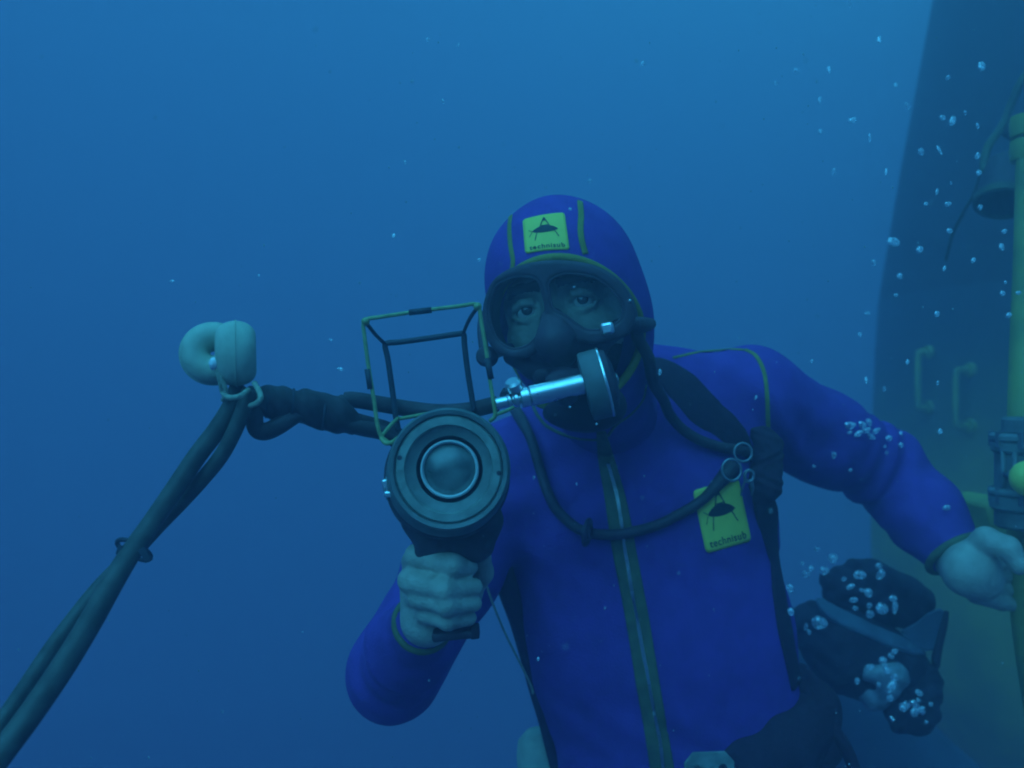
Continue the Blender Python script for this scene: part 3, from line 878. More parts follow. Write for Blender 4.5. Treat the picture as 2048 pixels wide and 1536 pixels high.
# badges with their emblem and lettering
def badge(quad, fn, parent, bulge=0.0):
    TL, TRr, BR, BL = [np.array(q, float) for q in quad]
    def m2(u, v, lift):
        u = np.asarray(u, float)[:, None]; v = np.asarray(v, float)[:, None]
        top = TL * (1 - u) + TRr * u; bot = BL * (1 - u) + BR * u
        pix = top * (1 - v) + bot * v
        pix[:, 1] -= bulge * 4 * (u * (1 - u))[:, 0]
        s = hit(pix, fn); g = grad(s, fn, 0.008)
        return s + g * lift
    # rounded square with thickness
    n = 16
    uu, vv = np.meshgrid(np.linspace(0, 1, n), np.linspace(0, 1, n), indexing='ij')
    uu, vv = uu.ravel(), vv.ravel()
    c = 0.07
    cu = np.clip(uu, c, 1 - c); cv_ = np.clip(vv, c, 1 - c)
    dx, dy = uu - cu, vv - cv_
    ln = np.hypot(dx, dy); k = np.where((ln > c) & (np.abs(dx) > 0) & (np.abs(dy) > 0), c / np.maximum(ln, 1e-9), 1)
    uu, vv = cu + dx * k, cv_ + dy * k
    top = m2(uu, vv, 0.0016); bot = m2(uu, vv, -0.001)
    V = list(top) + list(bot); Fc = []
    for i in range(n - 1):
        for j in range(n - 1):
            a = i * n + j
            Fc.append((a, a + n, a + n + 1, a + 1))
    rim = [j for j in range(n)] + [i * n + n - 1 for i in range(1, n)] + [(n - 1) * n + j for j in range(n - 2, -1, -1)] + [i * n for i in range(n - 2, 0, -1)]
    for a, b in zip(rim, rim[1:] + rim[:1]):
        Fc.append((a, b, b + n * n, a + n * n))
    bd = link_mesh('badge', V, Fc, M['badge'], parent)
    # emblem: flat polygons laid on the badge
    mb = MB()
    def poly(pts, sub=1):
        pts = np.array(pts, float)
        w = m2(pts[:, 0], pts[:, 1], 0.0021)
        c0 = m2([pts[:, 0].mean()], [pts[:, 1].mean()], 0.0021)[0]
        K = len(pts)
        mb.add(list(w) + [c0], [(i, (i + 1) % K, K) for i in range(K)])
    def line(a, b, w):
        a = np.array(a, float); b = np.array(b, float); d = unit(b - a); nn = np.array([-d[1], d[0]]) * w / 2
        for i in range(4):
            p, q = a + (b - a) * i / 4, a + (b - a) * (i + 1) / 4
            poly([p - nn, q - nn, q + nn, p + nn])
    def lens():
        up = [(0.5 + 0.30 * x, 0.43 - 0.125 * (1 - x * x) ** 0.9) for x in np.linspace(-1, 1, 16)]
        dn = [(0.5 + 0.30 * x, 0.43 + 0.065 * (1 - x * x) ** 0.6) for x in np.linspace(0.98, -0.98, 16)]
        poly(up + dn)
    lens()
    line((0.495, 0.09), (0.385, 0.34), 0.022); line((0.505, 0.09), (0.615, 0.34), 0.022)
    poly([(0.5, 0.07), (0.455, 0.19), (0.5, 0.17), (0.545, 0.19)])
    line((0.40, 0.30), (0.60, 0.30), 0.014)
    line((0.31, 0.48), (0.25, 0.69), 0.02); line((0.71, 0.46), (0.80, 0.64), 0.02)
    line((0.22, 0.44), (0.12, 0.37), 0.012); line((0.20, 0.45), (0.13, 0.57), 0.012)
    # lettering
    cu_ = bpy.data.curves.new('lettering', 'FONT')
    cu_.body = 'technisub'; cu_.size = 1.0; cu_.offset = 0.016; cu_.resolution_u = 3; cu_.space_character = 1.12
    to = bpy.data.objects.new('tmp', cu_); COL.objects.link(to)
    bpy.context.view_layer.update()
    me = bpy.data.meshes.new_from_object(to.evaluated_get(bpy.context.evaluated_depsgraph_get()))
    co = np.zeros(len(me.vertices) * 3); me.vertices.foreach_get('co', co); co = co.reshape(-1, 3)
    w = co[:, 0].max() - co[:, 0].min()
    u = 0.11 + (co[:, 0] - co[:, 0].min()) / w * 0.80
    v = 0.93 - co[:, 1] * 0.165
    s = m2(u, v, 0.0021)
    me2 = bpy.data.meshes.new('lettering')
    me2.from_pydata([tuple(q) for q in s], [], [tuple(p.vertices) for p in me.polygons])
    bpy.data.objects.remove(to)
    mb.build('emblem', M['ink'], parent if parent.parent is None else bd, smooth=False)
    finish('lettering', me2, M['ink'], bd, smooth=False)
badge([(1046, 441), (1129, 427), (1139, 500), (1051, 508)], hood_sdf, diver, 3)
badge([(1385, 981), (1476, 956), (1502, 1081), (1412, 1107)], suit_sdf, diver, 0)

# ------------------------------------------------------------------ harness
all_suit = lambda p: smin(suit_sdf(p), hood_sdf(p), 0.001)
def harness():
    root = empty('harness', P(1450, 1100, 1.3))
    tag(root, 'black webbing harness with a broad shoulder strap worn over the blue wetsuit', 'harness')
    ribbon('shoulder_strap', [(1290, 728), (1325, 738), (1362, 772), (1400, 815), (1440, 850), (1475, 885), (1505, 915)], suit_sdf,
           [0.026, 0.040, 0.052, 0.054, 0.050, 0.042, 0.036], 0.0035, M['webbing'], root)
    ribbon('side_strap', [(1510, 905), (1520, 960), (1535, 1040), (1550, 1130), (1563, 1220), (1578, 1300), (1592, 1370)], suit_sdf,
           [0.045, 0.045, 0.040, 0.034, 0.030, 0.032, 0.036], 0.004, M['webbing'], root)
    tube('side_strap', PP([(975, 1070, 1.35), (1000, 1130, 1.36), (1020, 1185, 1.37), (1040, 1245, 1.38), (1056, 1310, 1.38), (1072, 1380, 1.38), (1088, 1440, 1.38), (1108, 1520, 1.38), (1125, 1590, 1.38)]),
         [.016, .0175, .0175, .016, .0135, .011, .0095, .009, .009], M['webbing'], root, segs=12)
    # loose tail of cord at the left
    tube('cord', PP([(966, 1148, 1.2), (985, 1205, 1.22), (1012, 1270, 1.25), (1042, 1330, 1.27), (1062, 1372, 1.28), (1066, 1388, 1.28)]), 0.0016, M['rope'], root, segs=8)
    # knotted webbing at the shoulder
    def knot(p):
        d = ell(p, P(1530, 905, 1.26), (.017, .014, .024))
        d = smin(d, ell(p, P(1520, 870, 1.27), (.014, .012, .014)), 0.01)
        d = smin(d, rc(p, P(1540, 890, 1.265), P(1532, 975, 1.255), .018, .022), 0.012)
        d = smin(d, rc(p, P(1510, 950, 1.25), P(1516, 1010, 1.255), .009, .007), 0.008)
        return d + 0.0018 * np.sin(p[:, 0] * 210 + 4 * np.sin(p[:, 2] * 90)) * np.sin(p[:, 2] * 170)
    sdf_obj('buckle_pad', knot, P(1530, 930, 1.26) - 0.09, P(1530, 930, 1.26) + 0.09, 0.0022, M['webbing'], root)
    # snap hooks
    def ringy(c, nrm, R, r, name, stretch=1.0, m=M['steel']):
        nrm = unit(nrm); a = unit(np.cross(nrm, [0, 0, 1.0])); b = np.cross(nrm, a)
        pts = [c + a * math.cos(t) * R + b * math.sin(t) * R * stretch for t in np.linspace(0, 2 * math.pi, 24, endpoint=False)]
        tube(name, pts, r, m, root, segs=10, n=1, closed=True)
    ringy(P(1486, 905, 1.215), [0.1, -1, 0.1], 0.0125, 0.0019, 'ring')
    ringy(P(1463, 940, 1.21), [0.2, -1, 0.1], 0.0140, 0.0020, 'ring', 1.05)
    ringy(P(1498, 952, 1.225), [0.2, -1, 0.0], 0.0065, 0.0026, 'ring', 1.2)
    tube('snap_hook', PP([(1490, 962, 1.228), (1484, 980, 1.23), (1482, 992, 1.232)]), [.002, .0018, .001], M['steel'], root, segs=8)
    tube('snap_hook', PP([(1503, 960, 1.228), (1505, 978, 1.23), (1503, 992, 1.232)]), [.0026, .0026, .0012], M['steel'], root, segs=8)
    # waist belt, dark, swinging in from the hip
    def belt(p):
        d = chain(p, PP([(1480, 1540, 1.27), (1560, 1490, 1.30), (1625, 1420, 1.34)]), [.050, .052, .042], 0.03)
        d = smin(d, rc(p, P(1600, 1350, 1.34), P(1640, 1440, 1.35), .020, .030), 0.02)
        d = smin(d, rc(p, P(1640, 1500, 1.33), P(1560, 1600, 1.30), .03, .05), 0.02)
        return d + 0.002 * np.sin(p[:, 0] * 90 + p[:, 2] * 60)
    sdf_obj('belt_pouch', belt, P(1560, 1460, 1.32) - 0.17, P(1560, 1460, 1.32) + 0.17, 0.004, M['webbing'], root)
    ribbon_pts = PP([(1588, 1340, 1.33), (1612, 1385, 1.32), (1650, 1440, 1.31), (1690, 1495, 1.31), (1718, 1560, 1.31)])
    tube('strap_tail', ribbon_pts, [.008, .011, .011, .010, .009], M['webbing'], root, segs=10)
    # buckle plate at the lower edge
    c = P(1418, 1530, 1.185)
    a = unit([1, 0.08, 0]); b = unit([0, 0.05, 1]); nn = np.cross(a, b)
    V = []; out2 = [(-.034, -.03), (.034, -.03), (.034, .004), (.022, .0175), (-.022, .0175), (-.034, .004)]
    for z in (-.002, .003):
        for (x, y) in out2: V.append(c + a * x + b * y + nn * z)
    Fc = [tuple(range(6))[::-1], tuple(range(6, 12))] + [(i, (i + 1) % 6, (i + 1) % 6 + 6, i + 6) for i in range(6)]
    o = link_mesh('buckle', V, Fc, M['housing'], root, smooth=False)
    bv = o.modifiers.new('bevel', 'BEVEL'); bv.width = 0.001; bv.segments = 2
    lathe('rivet', [(0, .003), (.006, .003), (.0075, 0), (.0075, -.006)], c + b * -0.004 - a * 0.018 - nn * 0, -nn if nn[1] > 0 else nn, M['steel'], root, 20)
    lathe('rivet', [(0, .003), (.006, .003), (.0075, 0), (.0075, -.006)], c + b * -0.004 + a * 0.018, -nn if nn[1] > 0 else nn, M['black'], root, 20)
harness()

# ------------------------------------------------------------------ diving mask
MZ = 0.118
def to_plane(px, py, z=MZ):
    d = P(px, py, 1.0)
    t = np.dot((HO + hn * z), hn) / np.dot(d, hn)
    q = d * t - HO
    return np.array([q @ hr, q @ hu])
def pl(lst, n=5):
    q = [to_plane(*p) for p in lst]
    return np.array(catmull(q, n, True))
LENS_A = pl([(977, 630), (980, 600), (991, 572), (1012, 560), (1041, 553), (1068, 556), (1080, 568), (1086, 590), (1091, 612), (1091, 632), (1080, 664), (1064, 684), (1050, 693), (1030, 698), (1010, 692), (990, 672)])
LENS_B = pl([(1098, 566), (1112, 553), (1136, 547), (1165, 549), (1195, 558), (1225, 582), (1243, 610), (1243, 632), (1232, 646), (1206, 658), (1176, 660), (1153, 648), (1130, 630), (1108, 619), (1101, 596)])
OUTER = pl([(962, 640), (966, 600), (983, 562), (1014, 539), (1056, 526), (1100, 520), (1150, 522), (1200, 534), (1238, 560), (1262, 600), (1268, 640), (1255, 668), (1225, 682), (1185, 688), (1152, 684), (1130, 700), (1105, 690), (1078, 700), (1050, 716), (1018, 716), (988, 702), (968, 672)])
def poly_sdf(q, poly):
    q = q.astype(np.float32); d = np.full(len(q), 1e9, np.float32); s = np.ones(len(q), np.float32)
    N = len(poly)
    for i in range(N):
        a = poly[i].astype(np.float32); b = poly[i - 1].astype(np.float32)
        e = b - a; w = q - a
        t = np.clip((w @ e) / (e @ e + 1e-12), 0, 1)
        r = w - t[:, None] * e
        d = np.minimum(d, (r * r).sum(1))
        c1 = q[:, 1] >= a[1]; c2 = q[:, 1] < b[1]; c3 = e[0] * w[:, 1] > e[1] * w[:, 0]
        f = (c1 & c2 & c3) | (~c1 & ~c2 & ~c3)
        s = np.where(f, -s, s)
    return s * np.sqrt(d)
def mz(x): return MZ - 0.9 * x * x
def loc(p): return (p - HO.astype(np.float32)) @ HR.T
def mask_frame_sdf(p):
    q = loc(p); z = q[:, 2] - mz(q[:, 0])
    do = poly_sdf(q[:, :2], OUTER); dl = np.minimum(poly_sdf(q[:, :2], LENS_A), poly_sdf(q[:, :2], LENS_B))
    side = smax(do, -dl, 0.003)
    return smax(side, np.abs(z + 0.003) - 0.0065, 0.005)
def skirt_sdf(p):
    q = loc(p); z = q[:, 2] - mz(q[:, 0])
    do = poly_sdf(q[:, :2], OUTER) + 0.003 + 0.08 * (z + 0.05)
    shell = np.abs(do + 0.002) - 0.002
    d = smax(shell, np.abs(z + 0.028) - 0.025, 0.002)
    # nose pocket of moulded rubber
    nz = MZ
    pocket = chain(p, [H(0.002, -0.020, 0.108), H(0.004, -0.045, 0.121), H(0.006, -0.060, 0.112)], [0.015, 0.021, 0.017], 0.012)
    pocket = smin(pocket, rc(p, H(-0.018, -0.052, 0.098), H(0.026, -0.048, 0.098), 0.015, 0.015), 0.012)
    d = smin(d, pocket, 0.006)
    lip = chain(p, [H(-0.060, -0.052, 0.085), H(-0.035, -0.070, 0.088), H(0.0, -0.068, 0.094), H(0.04, -0.062, 0.086), H(0.07, -0.04, 0.07)], [.010, .012, .013, .012, .01], 0.01)
    return smin(d, lip, 0.008)
def mask():
    root = empty('diving_mask', H(0, 0, MZ))
    tag(root, 'black rubber diving mask with two teardrop lenses over the diver\'s face', 'mask')
    lo, hi = H(0, -0.01, 0.09) - 0.13, H(0, -0.01, 0.09) + 0.13
    sdf_obj('mask_frame', mask_frame_sdf, lo, hi, 0.0016, M['rubber'], root)
    sdf_obj('mask_skirt', skirt_sdf, lo, hi, 0.002, M['rubber'], root)
    for poly in (LENS_A, LENS_B):
        c = poly.mean(0); V = []; Fc = []
        rings = [0.0, 0.35, 0.7, 1.03]
        for z_ in (0.0, -0.003):
            for r in rings:
                for q in poly:
                    x, y = c + (q - c) * r
                    V.append(H(x, y, mz(x) - 0.002 + z_))
        K = len(poly); S = K * len(rings)
        for s in range(2):
            for i in range(len(rings) - 1):
                for k in range(K):
                    l = (k + 1) % K; a = s * S + i * K
                    Fc.append((a + k, a + l, a + K + l, a + K + k) if s else (a + k, a + K + k, a + K + l, a + l))
        link_mesh('lens', V, Fc, M['glass'], root)
        tube('lens_rim', [H(x, y, mz(x) + 0.0005) for x, y in poly[::2]], 0.0016, M['rubber'], root, segs=8, n=2, closed=True)
    # metal clip at the lower right of the glass, strap lugs and strap
    c = P(1215, 657, 0.985)
    box('clip', c, (0.0145, 0.008, 0.0135), M['chrome'], root, axes=(hr, hn, hu), bev=0.003)
    tube('pin', PP([(1249, 612, 1.0), (1254, 606, .995), (1261, 600, .99)]), 0.0015, M['chrome'], root, segs=8)
    lathe('strap_button', [(0, .006), (.009, .005), (.0125, 0), (.0125, -.010), (0, -.012)], P(971, 712, 1.05), unit([-0.4, -1, 0.1]), M['rubber'], root, 28)
    tube('lug', [P(978, 712, 1.06), P(1000, 700, 1.055), P(1020, 700, 1.04)], [.008, .008, .008], M['rubber'], root, segs=10)
    tube('strap', [P(968, 700, 1.062), P(964, 660, 1.09), P(966, 630, 1.14)], [.006, .006, .006], M['rubber'], root, segs=10)
    tube('strap', [P(1262, 650, 1.03), P(1282, 650, 1.06), P(1300, 648, 1.12)], [.010, .010, .008], M['rubber'], root, segs=10)
mask()

# ------------------------------------------------------------------ regulator with its hoses
def regulator():
    root = empty('breathing_regulator', P(1150, 790, .96))
    tag(root, 'chrome tube regulator with black drum held in the diver\'s mouth', 'regulator')
    A = P(992, 808, .955); Bq = P(1182, 764, .965)
    ax = unit(Bq - A); L = np.linalg.norm(Bq - A); s = .955 / F
    def seg(name, x0, x1, r, m, c=0.0012):
        k = L / 190.0
        a, b = (x0 - 992) * k, (x1 - 992) * k
        return lathe(name, [(0, a), (r - c, a), (r, a + c), (r, b - c), (r - c, b), (0, b)], A, ax, m, root, 40)
    seg('inlet_tube', 990, 1016, 12 * s, M['chrome'])
    seg('collar', 1014, 1022, 14 * s, M['chrome'])
    seg('swivel_nut', 1024, 1040, 16 * s, M['chrome'], .003)
    seg('barrel_cap', 1040, 1058, 20 * s, M['chrome'])
    seg('barrel', 1059, 1186, 21 * s, M['chrome'])
    # thumb screw standing on the swivel
    q = P(1029, 775, .955)
    lathe('thumb_screw', [(0, -.012), (.005, -.012), (.005, -.003), (.009, -.002), (.0095, .006), (.007, .009), (0, .009)], q, unit([-0.35, -0.5, 0.8]), M['chrome'], root, 14)
    tube('wing', PP([(1014, 780, .96), (1012, 795, .965), (1022, 805, .965)]), [.005, .007, .005], M['rubber'], root, segs=10)
    # drum with diaphragm cover
    D = P(1196, 768, .985)
    r = 70 * .985 / F
    dax = unit(ax + np.array([0.05, -0.16, 0.05]))
    lathe('drum', [(0, -.016), (r * .7, -.016), (r * .96, -.0145), (r, -.012), (r, .006), (r * .97, .009), (r * .6, .010), (0, .010)], D, dax, M['housing_dark'], root, 56)
    lathe('drum_rim', [(r * .985, .0062), (r * 1.02, .0068), (r * 1.02, .0084), (r * .99, .0094), (r * .97, .009)], D, dax, M['chrome'], root, 56)
    lathe('cover', [(r * .96, .009), (r * .9, .015), (r * .5, .020), (0, .022)], D, dax, M['rubber'], root, 56)
    lathe('cover_button', [(0, .004), (.006, .003), (.007, 0), (.007, -.01)], D + dax * .020, dax, M['steel'], root, 20)
    # rubber mouthpiece back to the lips
    def mp(p):
        d = rc(p, P(1130, 782, .972), H(0, -0.080, .088), .017, .015)
        d = smin(d, rc(p, H(-0.026, -0.079, .094), H(0.026, -0.075, .094), .0105, .0105), 0.01)
        d = smin(d, rc(p, P(1105, 762, .99), P(1160, 752, .995), .008, .009), 0.008)
        return d
    c = P(1130, 775, .99)
    sdf_obj('mouthpiece', mp, c - .07, c + .07, .002, M['rubber'], root)
    # exhaust body under the drum, in shadow
    def ex(p):
        d = ell(p, P(1182, 812, 1.035), (.042, .036, .030))
        d = smin(d, ell(p, P(1145, 826, 1.06), (.036, .034, .018)), 0.02)
        return d
    c = P(1165, 825, 1.03)
    sdf_obj('exhaust_body', ex, c - .1, c + .1, .003, M['black'], root)
regulator()

def hose_thing(name, label, cat, pts, r, m=None, **kw):
    o = tube(name, pts, r, m or M['hose'], None, **kw)
    return tag(o, label, cat)

sp, g_ = surf_path([(1272, 640), (1280, 700), (1288, 755), (1310, 800), (1345, 845), (1390, 882), (1440, 902), (1485, 907), (1520, 893), (1540, 870)], all_suit, 5, 0.012)
sp = [np.array(q) for q in sp]
def stiff(sp, it=30):
    sp = np.array(sp)
    for _ in range(it):
        Y = sp[:, 1].copy(); Y[1:-1] = np.minimum(0.5 * Y[1:-1] + 0.25 * (Y[2:] + Y[:-2]), sp[1:-1, 1])
        k = Y / sp[:, 1]; sp = sp * k[:, None]
    return list(sp)
hose_thing('breathing_hose', 'thick black hose looping from the hood to the chest ring', 'hose', stiff(sp)[::3], 0.0076, segs=16, n=4)
sp, g_ = surf_path([(1022, 800), (1040, 836), (1062, 880), (1078, 930), (1092, 975), (1110, 1012), (1135, 1040), (1160, 1058), (1200, 1066), (1250, 1064), (1300, 1053), (1350, 1030), (1400, 1000), (1440, 962), (1462, 940)], all_suit, 5, 0.010)
sp = stiff(sp)
rr = [0.0075] * (len(sp)); rr = rr[::3]; rr[-1] = 0.0125; rr[-2] = 0.0120; rr[-3] = .0095
rr[0] = 0.009; rr[1] = .0085
hose_thing('lanyard_hose', 'thin black hose sagging across the chest below the chrome regulator', 'hose', sp[::3][:len(rr)], rr[:len(sp[::3])], segs=14, n=4)
def disc():
    c = sp[int(len(sp) * 7 / 14)] * 0.985
    ax = unit([0.93, -0.35, -0.12])
    prof = [(.006, -.006), (.010, -.006), (.011, -.0025), (.020, -.002), (.0205, 0), (.020, .002), (.011, .0025), (.010, .006), (.006, .006)]
    o = lathe('rubber_disc', prof, c, ax, M['rubber'], None, 36)
    tag(o, 'small black rubber disc threaded on the thin chest hose', 'disc')
disc()

# ------------------------------------------------------------------ the pistol grip camera
def uw_camera():
    C = P(897, 938, .84)
    root = empty('underwater_camera', P(895, 1265, .91))
    tag(root, 'round grey underwater camera with wire sight frame held up on a pistol grip', 'camera')
    ax = unit([-0.02, -1.0, 0.10]); s = .84 / F
    u = unit(np.cross([0, 0, 1.0], ax)); u = u if u[0] > 0 else -u
    w = np.cross(ax, u); w = w if w[2] > 0 else -w
    R = 123 * s
    # faceplate
    lathe('front_ring', [(108 * s, -.001), (110.5 * s, .0025), (118 * s, .0035), (R, -.001), (R, -.022), (R - .004, -.026), (80 * s, -.026), (80 * s, -.012), (108 * s, -.012)], C, ax, M['housing_dark'], root, 96, closed_prof=True)
    lathe('faceplate', [(86 * s, -.0035), (89 * s, 0.0012), (104 * s, .0012), (107.3 * s, -.001), (107.3 * s, -.010), (86 * s, -.010)], C, ax, M['housing'], root, 96, closed_prof=True)
    lathe('lens_cone', [(87 * s, -.003), (70 * s, -.0085), (67.5 * s, -.0085), (67.5 * s, -.012), (87 * s, -.012)], C, ax, M['housing_mid'], root, 96, closed_prof=True)
    lathe('lens_well', [(68 * s, -.009), (66 * s, -.030), (20 * s, -.034), (0, -.034), (0, -.04), (72 * s, -.04), (72 * s, -.009)], C, ax, M['black'], root, 96)
    C2 = C - ax * 0.010
    lathe('lens_ring', [(58.5 * s, .001), (59.5 * s, -.001), (59.5 * s, -.006), (52 * s, -.0055), (53 * s, .0005), (55.5 * s, .002)], C2, ax, M['ringmetal'], root, 96, closed_prof=True)
    dome = [(53 * s * math.sin(t) / math.sin(1.0), 0.0085 * (math.cos(t) - math.cos(1.0)) / (1 - math.cos(1.0))) for t in np.linspace(0.0, 1.0, 18)]
    M['lens_glass'] = mat('coated_lens', (0.06, 0.085, 0.08), 0.30, spec=0.9, color2=(0.16, 0.20, 0.18), nscale=45)  # pale mottling in the lens colour stands in for a reflection
    lathe('lens', [(r_, h - .004) for r_, h in dome], C2, ax, M['lens_glass'], root, 64, sharp=False)
    for rr_, hh in ():
        lathe('lens_band', [(rr_ * s, hh - .0005), ((rr_ + 1.6) * s, hh - .0003), ((rr_ + 1.6) * s, hh - .003), (rr_ * s, hh - .003)], C2 - ax * 0.0012, ax, M['housing_dark'], root, 64, closed_prof=True)
    for (x, y) in ((-98, 22), (101, -8)):
        c = C + u * x * s + w * y * s + ax * .0012
        lathe('screw', [(0, .0002), (.0022, .0002), (.0025, -.0004), (.0025, -.002)], c, ax, M['black'], root, 20)
    # body barrel
    ax2 = unit(P(891, 972, .955) - P(897, 945, .86))
    B0 = P(896, 946, .858)
    body_prof = [(.054, 0), (.0575, .006), (.0600, .014), (.0605, .05), (.0625, .055), (.0625, .066), (.0610, .070), (.060, .095), (.058, .106), (.04, .112), (0, .113)]
    lathe('barrel', body_prof, B0, ax2, M['housing_dark'], root, 80)
    for h in (.020, .034, .048):
        lathe('rib', [(.0600, h - .003), (.0622, h - .0015), (.0622, h + .0015), (.0600, h + .003)], B0, ax2, M['rubber'], root, 80)
    # yoke under the barrel and grip
    def yoke(p):
        d = chain(p, PP([(845, 1040, .905), (880, 1078, .91), (905, 1100, .912)]), [.022, .021, .018], 0.012)
        d = smin(d, chain(p, PP([(960, 1040, .905), (945, 1078, .91), (920, 1105, .912)]), [.024, .021, .018], 0.012), 0.012)
        d = smin(d, bx(p, P(905, 1075, .915), (.036, .026, .018), None, .006), 0.01)
        return d + 0.0006 * np.sin(p[:, 0] * 300) * np.sin(p[:, 2] * 260)
    c = P(905, 1070, .91)
    sdf_obj('yoke', yoke, c - .085, c + .085, .0024, M['rubber'], root)
    def grip(p):
        a = P(905, 1090, .925); b = P(908, 1262, .922)
        az = unit(b - a)
        Rm = np.stack([unit([1, .1, .05]), unit([-.1, 1, 0]), az])
        d = bx(p, (a + b) / 2, (.0155, .016, .045), Rm, .008)
        foot = bx(p, P(908, 1264, .922), (.022, .017, .0045), np.stack([unit([1, 0, .10]), unit([0, 1, 0]), unit([-.10, 0, 1])]), .002)
        d = np.minimum(d, foot)
        return d
    c = P(905, 1180, .92)
    sdf_obj('grip', grip, c - .08, c + .08, .002, M['rubber'], root)
    box('grip_plate', P(950, 1262, .915), (.009, .02, .012), M['black'], root, axes=(unit([1, 0, .1]), unit([0, 1, 0]), unit([-.1, 0, 1])), bev=.0015)
    # latches at the left of the ring
    box('latch', P(772, 970, .865), (.006, .012, .012), M['chrome'], root, bev=.0015, axes=(unit([1, 0, .15]), unit([0, 1, 0]), unit([-.15, 0, 1])))
    box('latch', P(778, 988, .862), (.009, .010, .006), M['chrome'], root, bev=.0015)
    tube('latch_wire', PP([(775, 950, .865), (770, 975, .86), (776, 1000, .86)]), .0012, M['steel'], root, segs=8)
    # wire sight frame
    fl = PP([(776, 884, .865), (762, 872, .862), (754, 845, .86), (748, 800, .86), (738, 740, .86), (729, 672, .86), (727, 648, .86), (735, 638, .86), (760, 634, .86), (840, 622, .86), (920, 612, .86), (948, 608, .86), (958, 616, .86),
             (962, 640, .86), (972, 700, .86), (980, 760, .86), (988, 810, .86), (990, 832, .862), (980, 842, .866)])
    fo = tube('front_loop', fl, .0020, M['frame_pale'], root, segs=10, n=5)
    for (a, b) in (((818, 625), (863, 620)), ((735, 738), (741, 778)), ((974, 716), (982, 758))):
        tube('tape_band', [P(a[0], a[1], .86), P(b[0], b[1], .86)], .0030, M['tape'], root, segs=10, spline=False)
    rl = PP([(797, 862, .955), (791, 830, .955), (786, 790, .955), (776, 720, .955), (770, 692, .955), (776, 686, .955), (800, 684, .955), (860, 676, .955), (915, 668, .955), (927, 669, .955), (929, 690, .955), (935, 740, .955), (943, 790, .955), (948, 822, .955)])
    tube('rear_loop', rl, .0031, M['tape'], root, segs=10, n=5)
    for pts in ([(731, 644, .861), (750, 668, .905), (770, 688, .955)], [(955, 614, .861), (938, 640, .905), (926, 668, .955)],
                [(762, 874, .862), (780, 852, .905), (796, 836, .955)], [(796, 838, .955), (830, 832, .94), (862, 826, .92)]):
        tube('strut', PP(pts), .0020, M['frame_pale'] if pts[0][1] > 830 else M['tape'], root, segs=8)
    for q in ((731, 643), (955, 613)):
        c = P(q[0], q[1], .861)
        lathe('corner_joint', [(0, .005), (.0032, .004), (.0042, 0), (.0032, -.004), (0, -.005)], c, [0, -1, 0], M['frame_pale'], root, 14, sharp=False)
    tube('foot_wire', PP([(762, 876, .862), (772, 886, .858), (786, 884, .855), (796, 876, .852)]), .0024, M['frame_pale'], root, segs=8)
    tube('foot_wire', PP([(988, 832, .862), (996, 828, .87), (1012, 822, .88), (1026, 815, .9)]), .0018, M['frame_pale'], root, segs=8)
uw_camera()

# ------------------------------------------------------------------ floats, cables
def torus_float(c, nrm, label, m, R=.0170, r=.0142, flat=1.3):
    prof = []
    for t in np.linspace(0, 2 * math.pi, 40, endpoint=False):
        prof.append((R + r * math.cos(t), r * flat * math.sin(t)))
    # moulding seam round the widest part
    o = lathe('net_float', prof, c, nrm, M['float'], None, 72, closed_prof=True, sharp=False)
    tag(o, label, 'float', 'cream ring floats tied on the cables')
    v, f = lathe_geo([(R + r - .0006, -.0014), (R + r + .0009, -.0005), (R + r + .0009, .0005), (R + r - .0006, .0014)], c, nrm, 72)
    link_mesh('mould_seam', v, f, M['float'], o)
torus_float(P(427, 707, .868), unit([0.30, -1, 0.24]), 'cream ring float facing the viewer with its dark centre hole showing', None)
torus_float(P(472, 707, .845), unit([0.96, 0.27, 0.02]), 'cream ring float seen edge-on, pressed against the other float', None, flat=1.3)

o = tube('float_rope', PP([(428, 728, .828), (436, 745, .826), (442, 768, .83), (446, 785, .835), (458, 795, .82), (480, 792, .815), (497, 780, .83)]), .0026, M['rope'], None, segs=10, rough_r=.12)
tag(o, 'pale rope loop tying the facing float to the cables', 'rope')
tube('strand', PP([(437, 745, .826), (447, 766, .828), (452, 786, .83), (446, 800, .84)]), .0022, M['rope'], o, segs=8)
lathe('knot', [(0, .006), (.0032, .0055), (.0052, .001), (.0048, -.005), (0, -.006)], P(429, 727, .825), unit([0.1, -.6, .5]), mat('white_knot', (.85, .88, .88), .5, bump=.6, bscale=300), o, 12, sharp=False)
o = tube('float_rope', PP([(508, 765, .83), (518, 782, .825), (521, 796, .82), (514, 806, .82), (500, 812, .825)]), .0026, M['rope'], None, segs=10, rough_r=.12)
tag(o, 'pale rope loop below the edge-on float, round the lighter cable', 'rope')

o = tube('cable', PP([(478, 775, .86), (462, 815, .85), (432, 862, .845), (392, 915, .84), (345, 985, .83), (302, 1048, .82), (262, 1105, .80), (225, 1165, .78), (180, 1245, .76), (125, 1335, .74), (60, 1430, .72), (0, 1510, .70), (-60, 1590, .68)]),
         [.0090] * 6 + [.0093, .0098, .0101, .0102, .0102, .0102, .0102], M['cable'], None, segs=20)
tag(o, 'thicker grey-green cable running down to the lower left corner', 'cable')
o = tube('cable', PP([(500, 780, .84), (488, 815, .838), (470, 860, .838), (442, 912, .842), (405, 958, .85), (362, 1005, .855), (318, 1050, .85), (272, 1100, .838), (232, 1140, .825), (190, 1185, .81), (140, 1248, .79), (95, 1310, .77), (45, 1385, .75), (0, 1450, .73), (-50, 1520, .71)]),
         .0073, M['cable'], None, segs=18)
tag(o, 'thinner cable twisted round the thicker one and parting from it below the tie', 'cable')
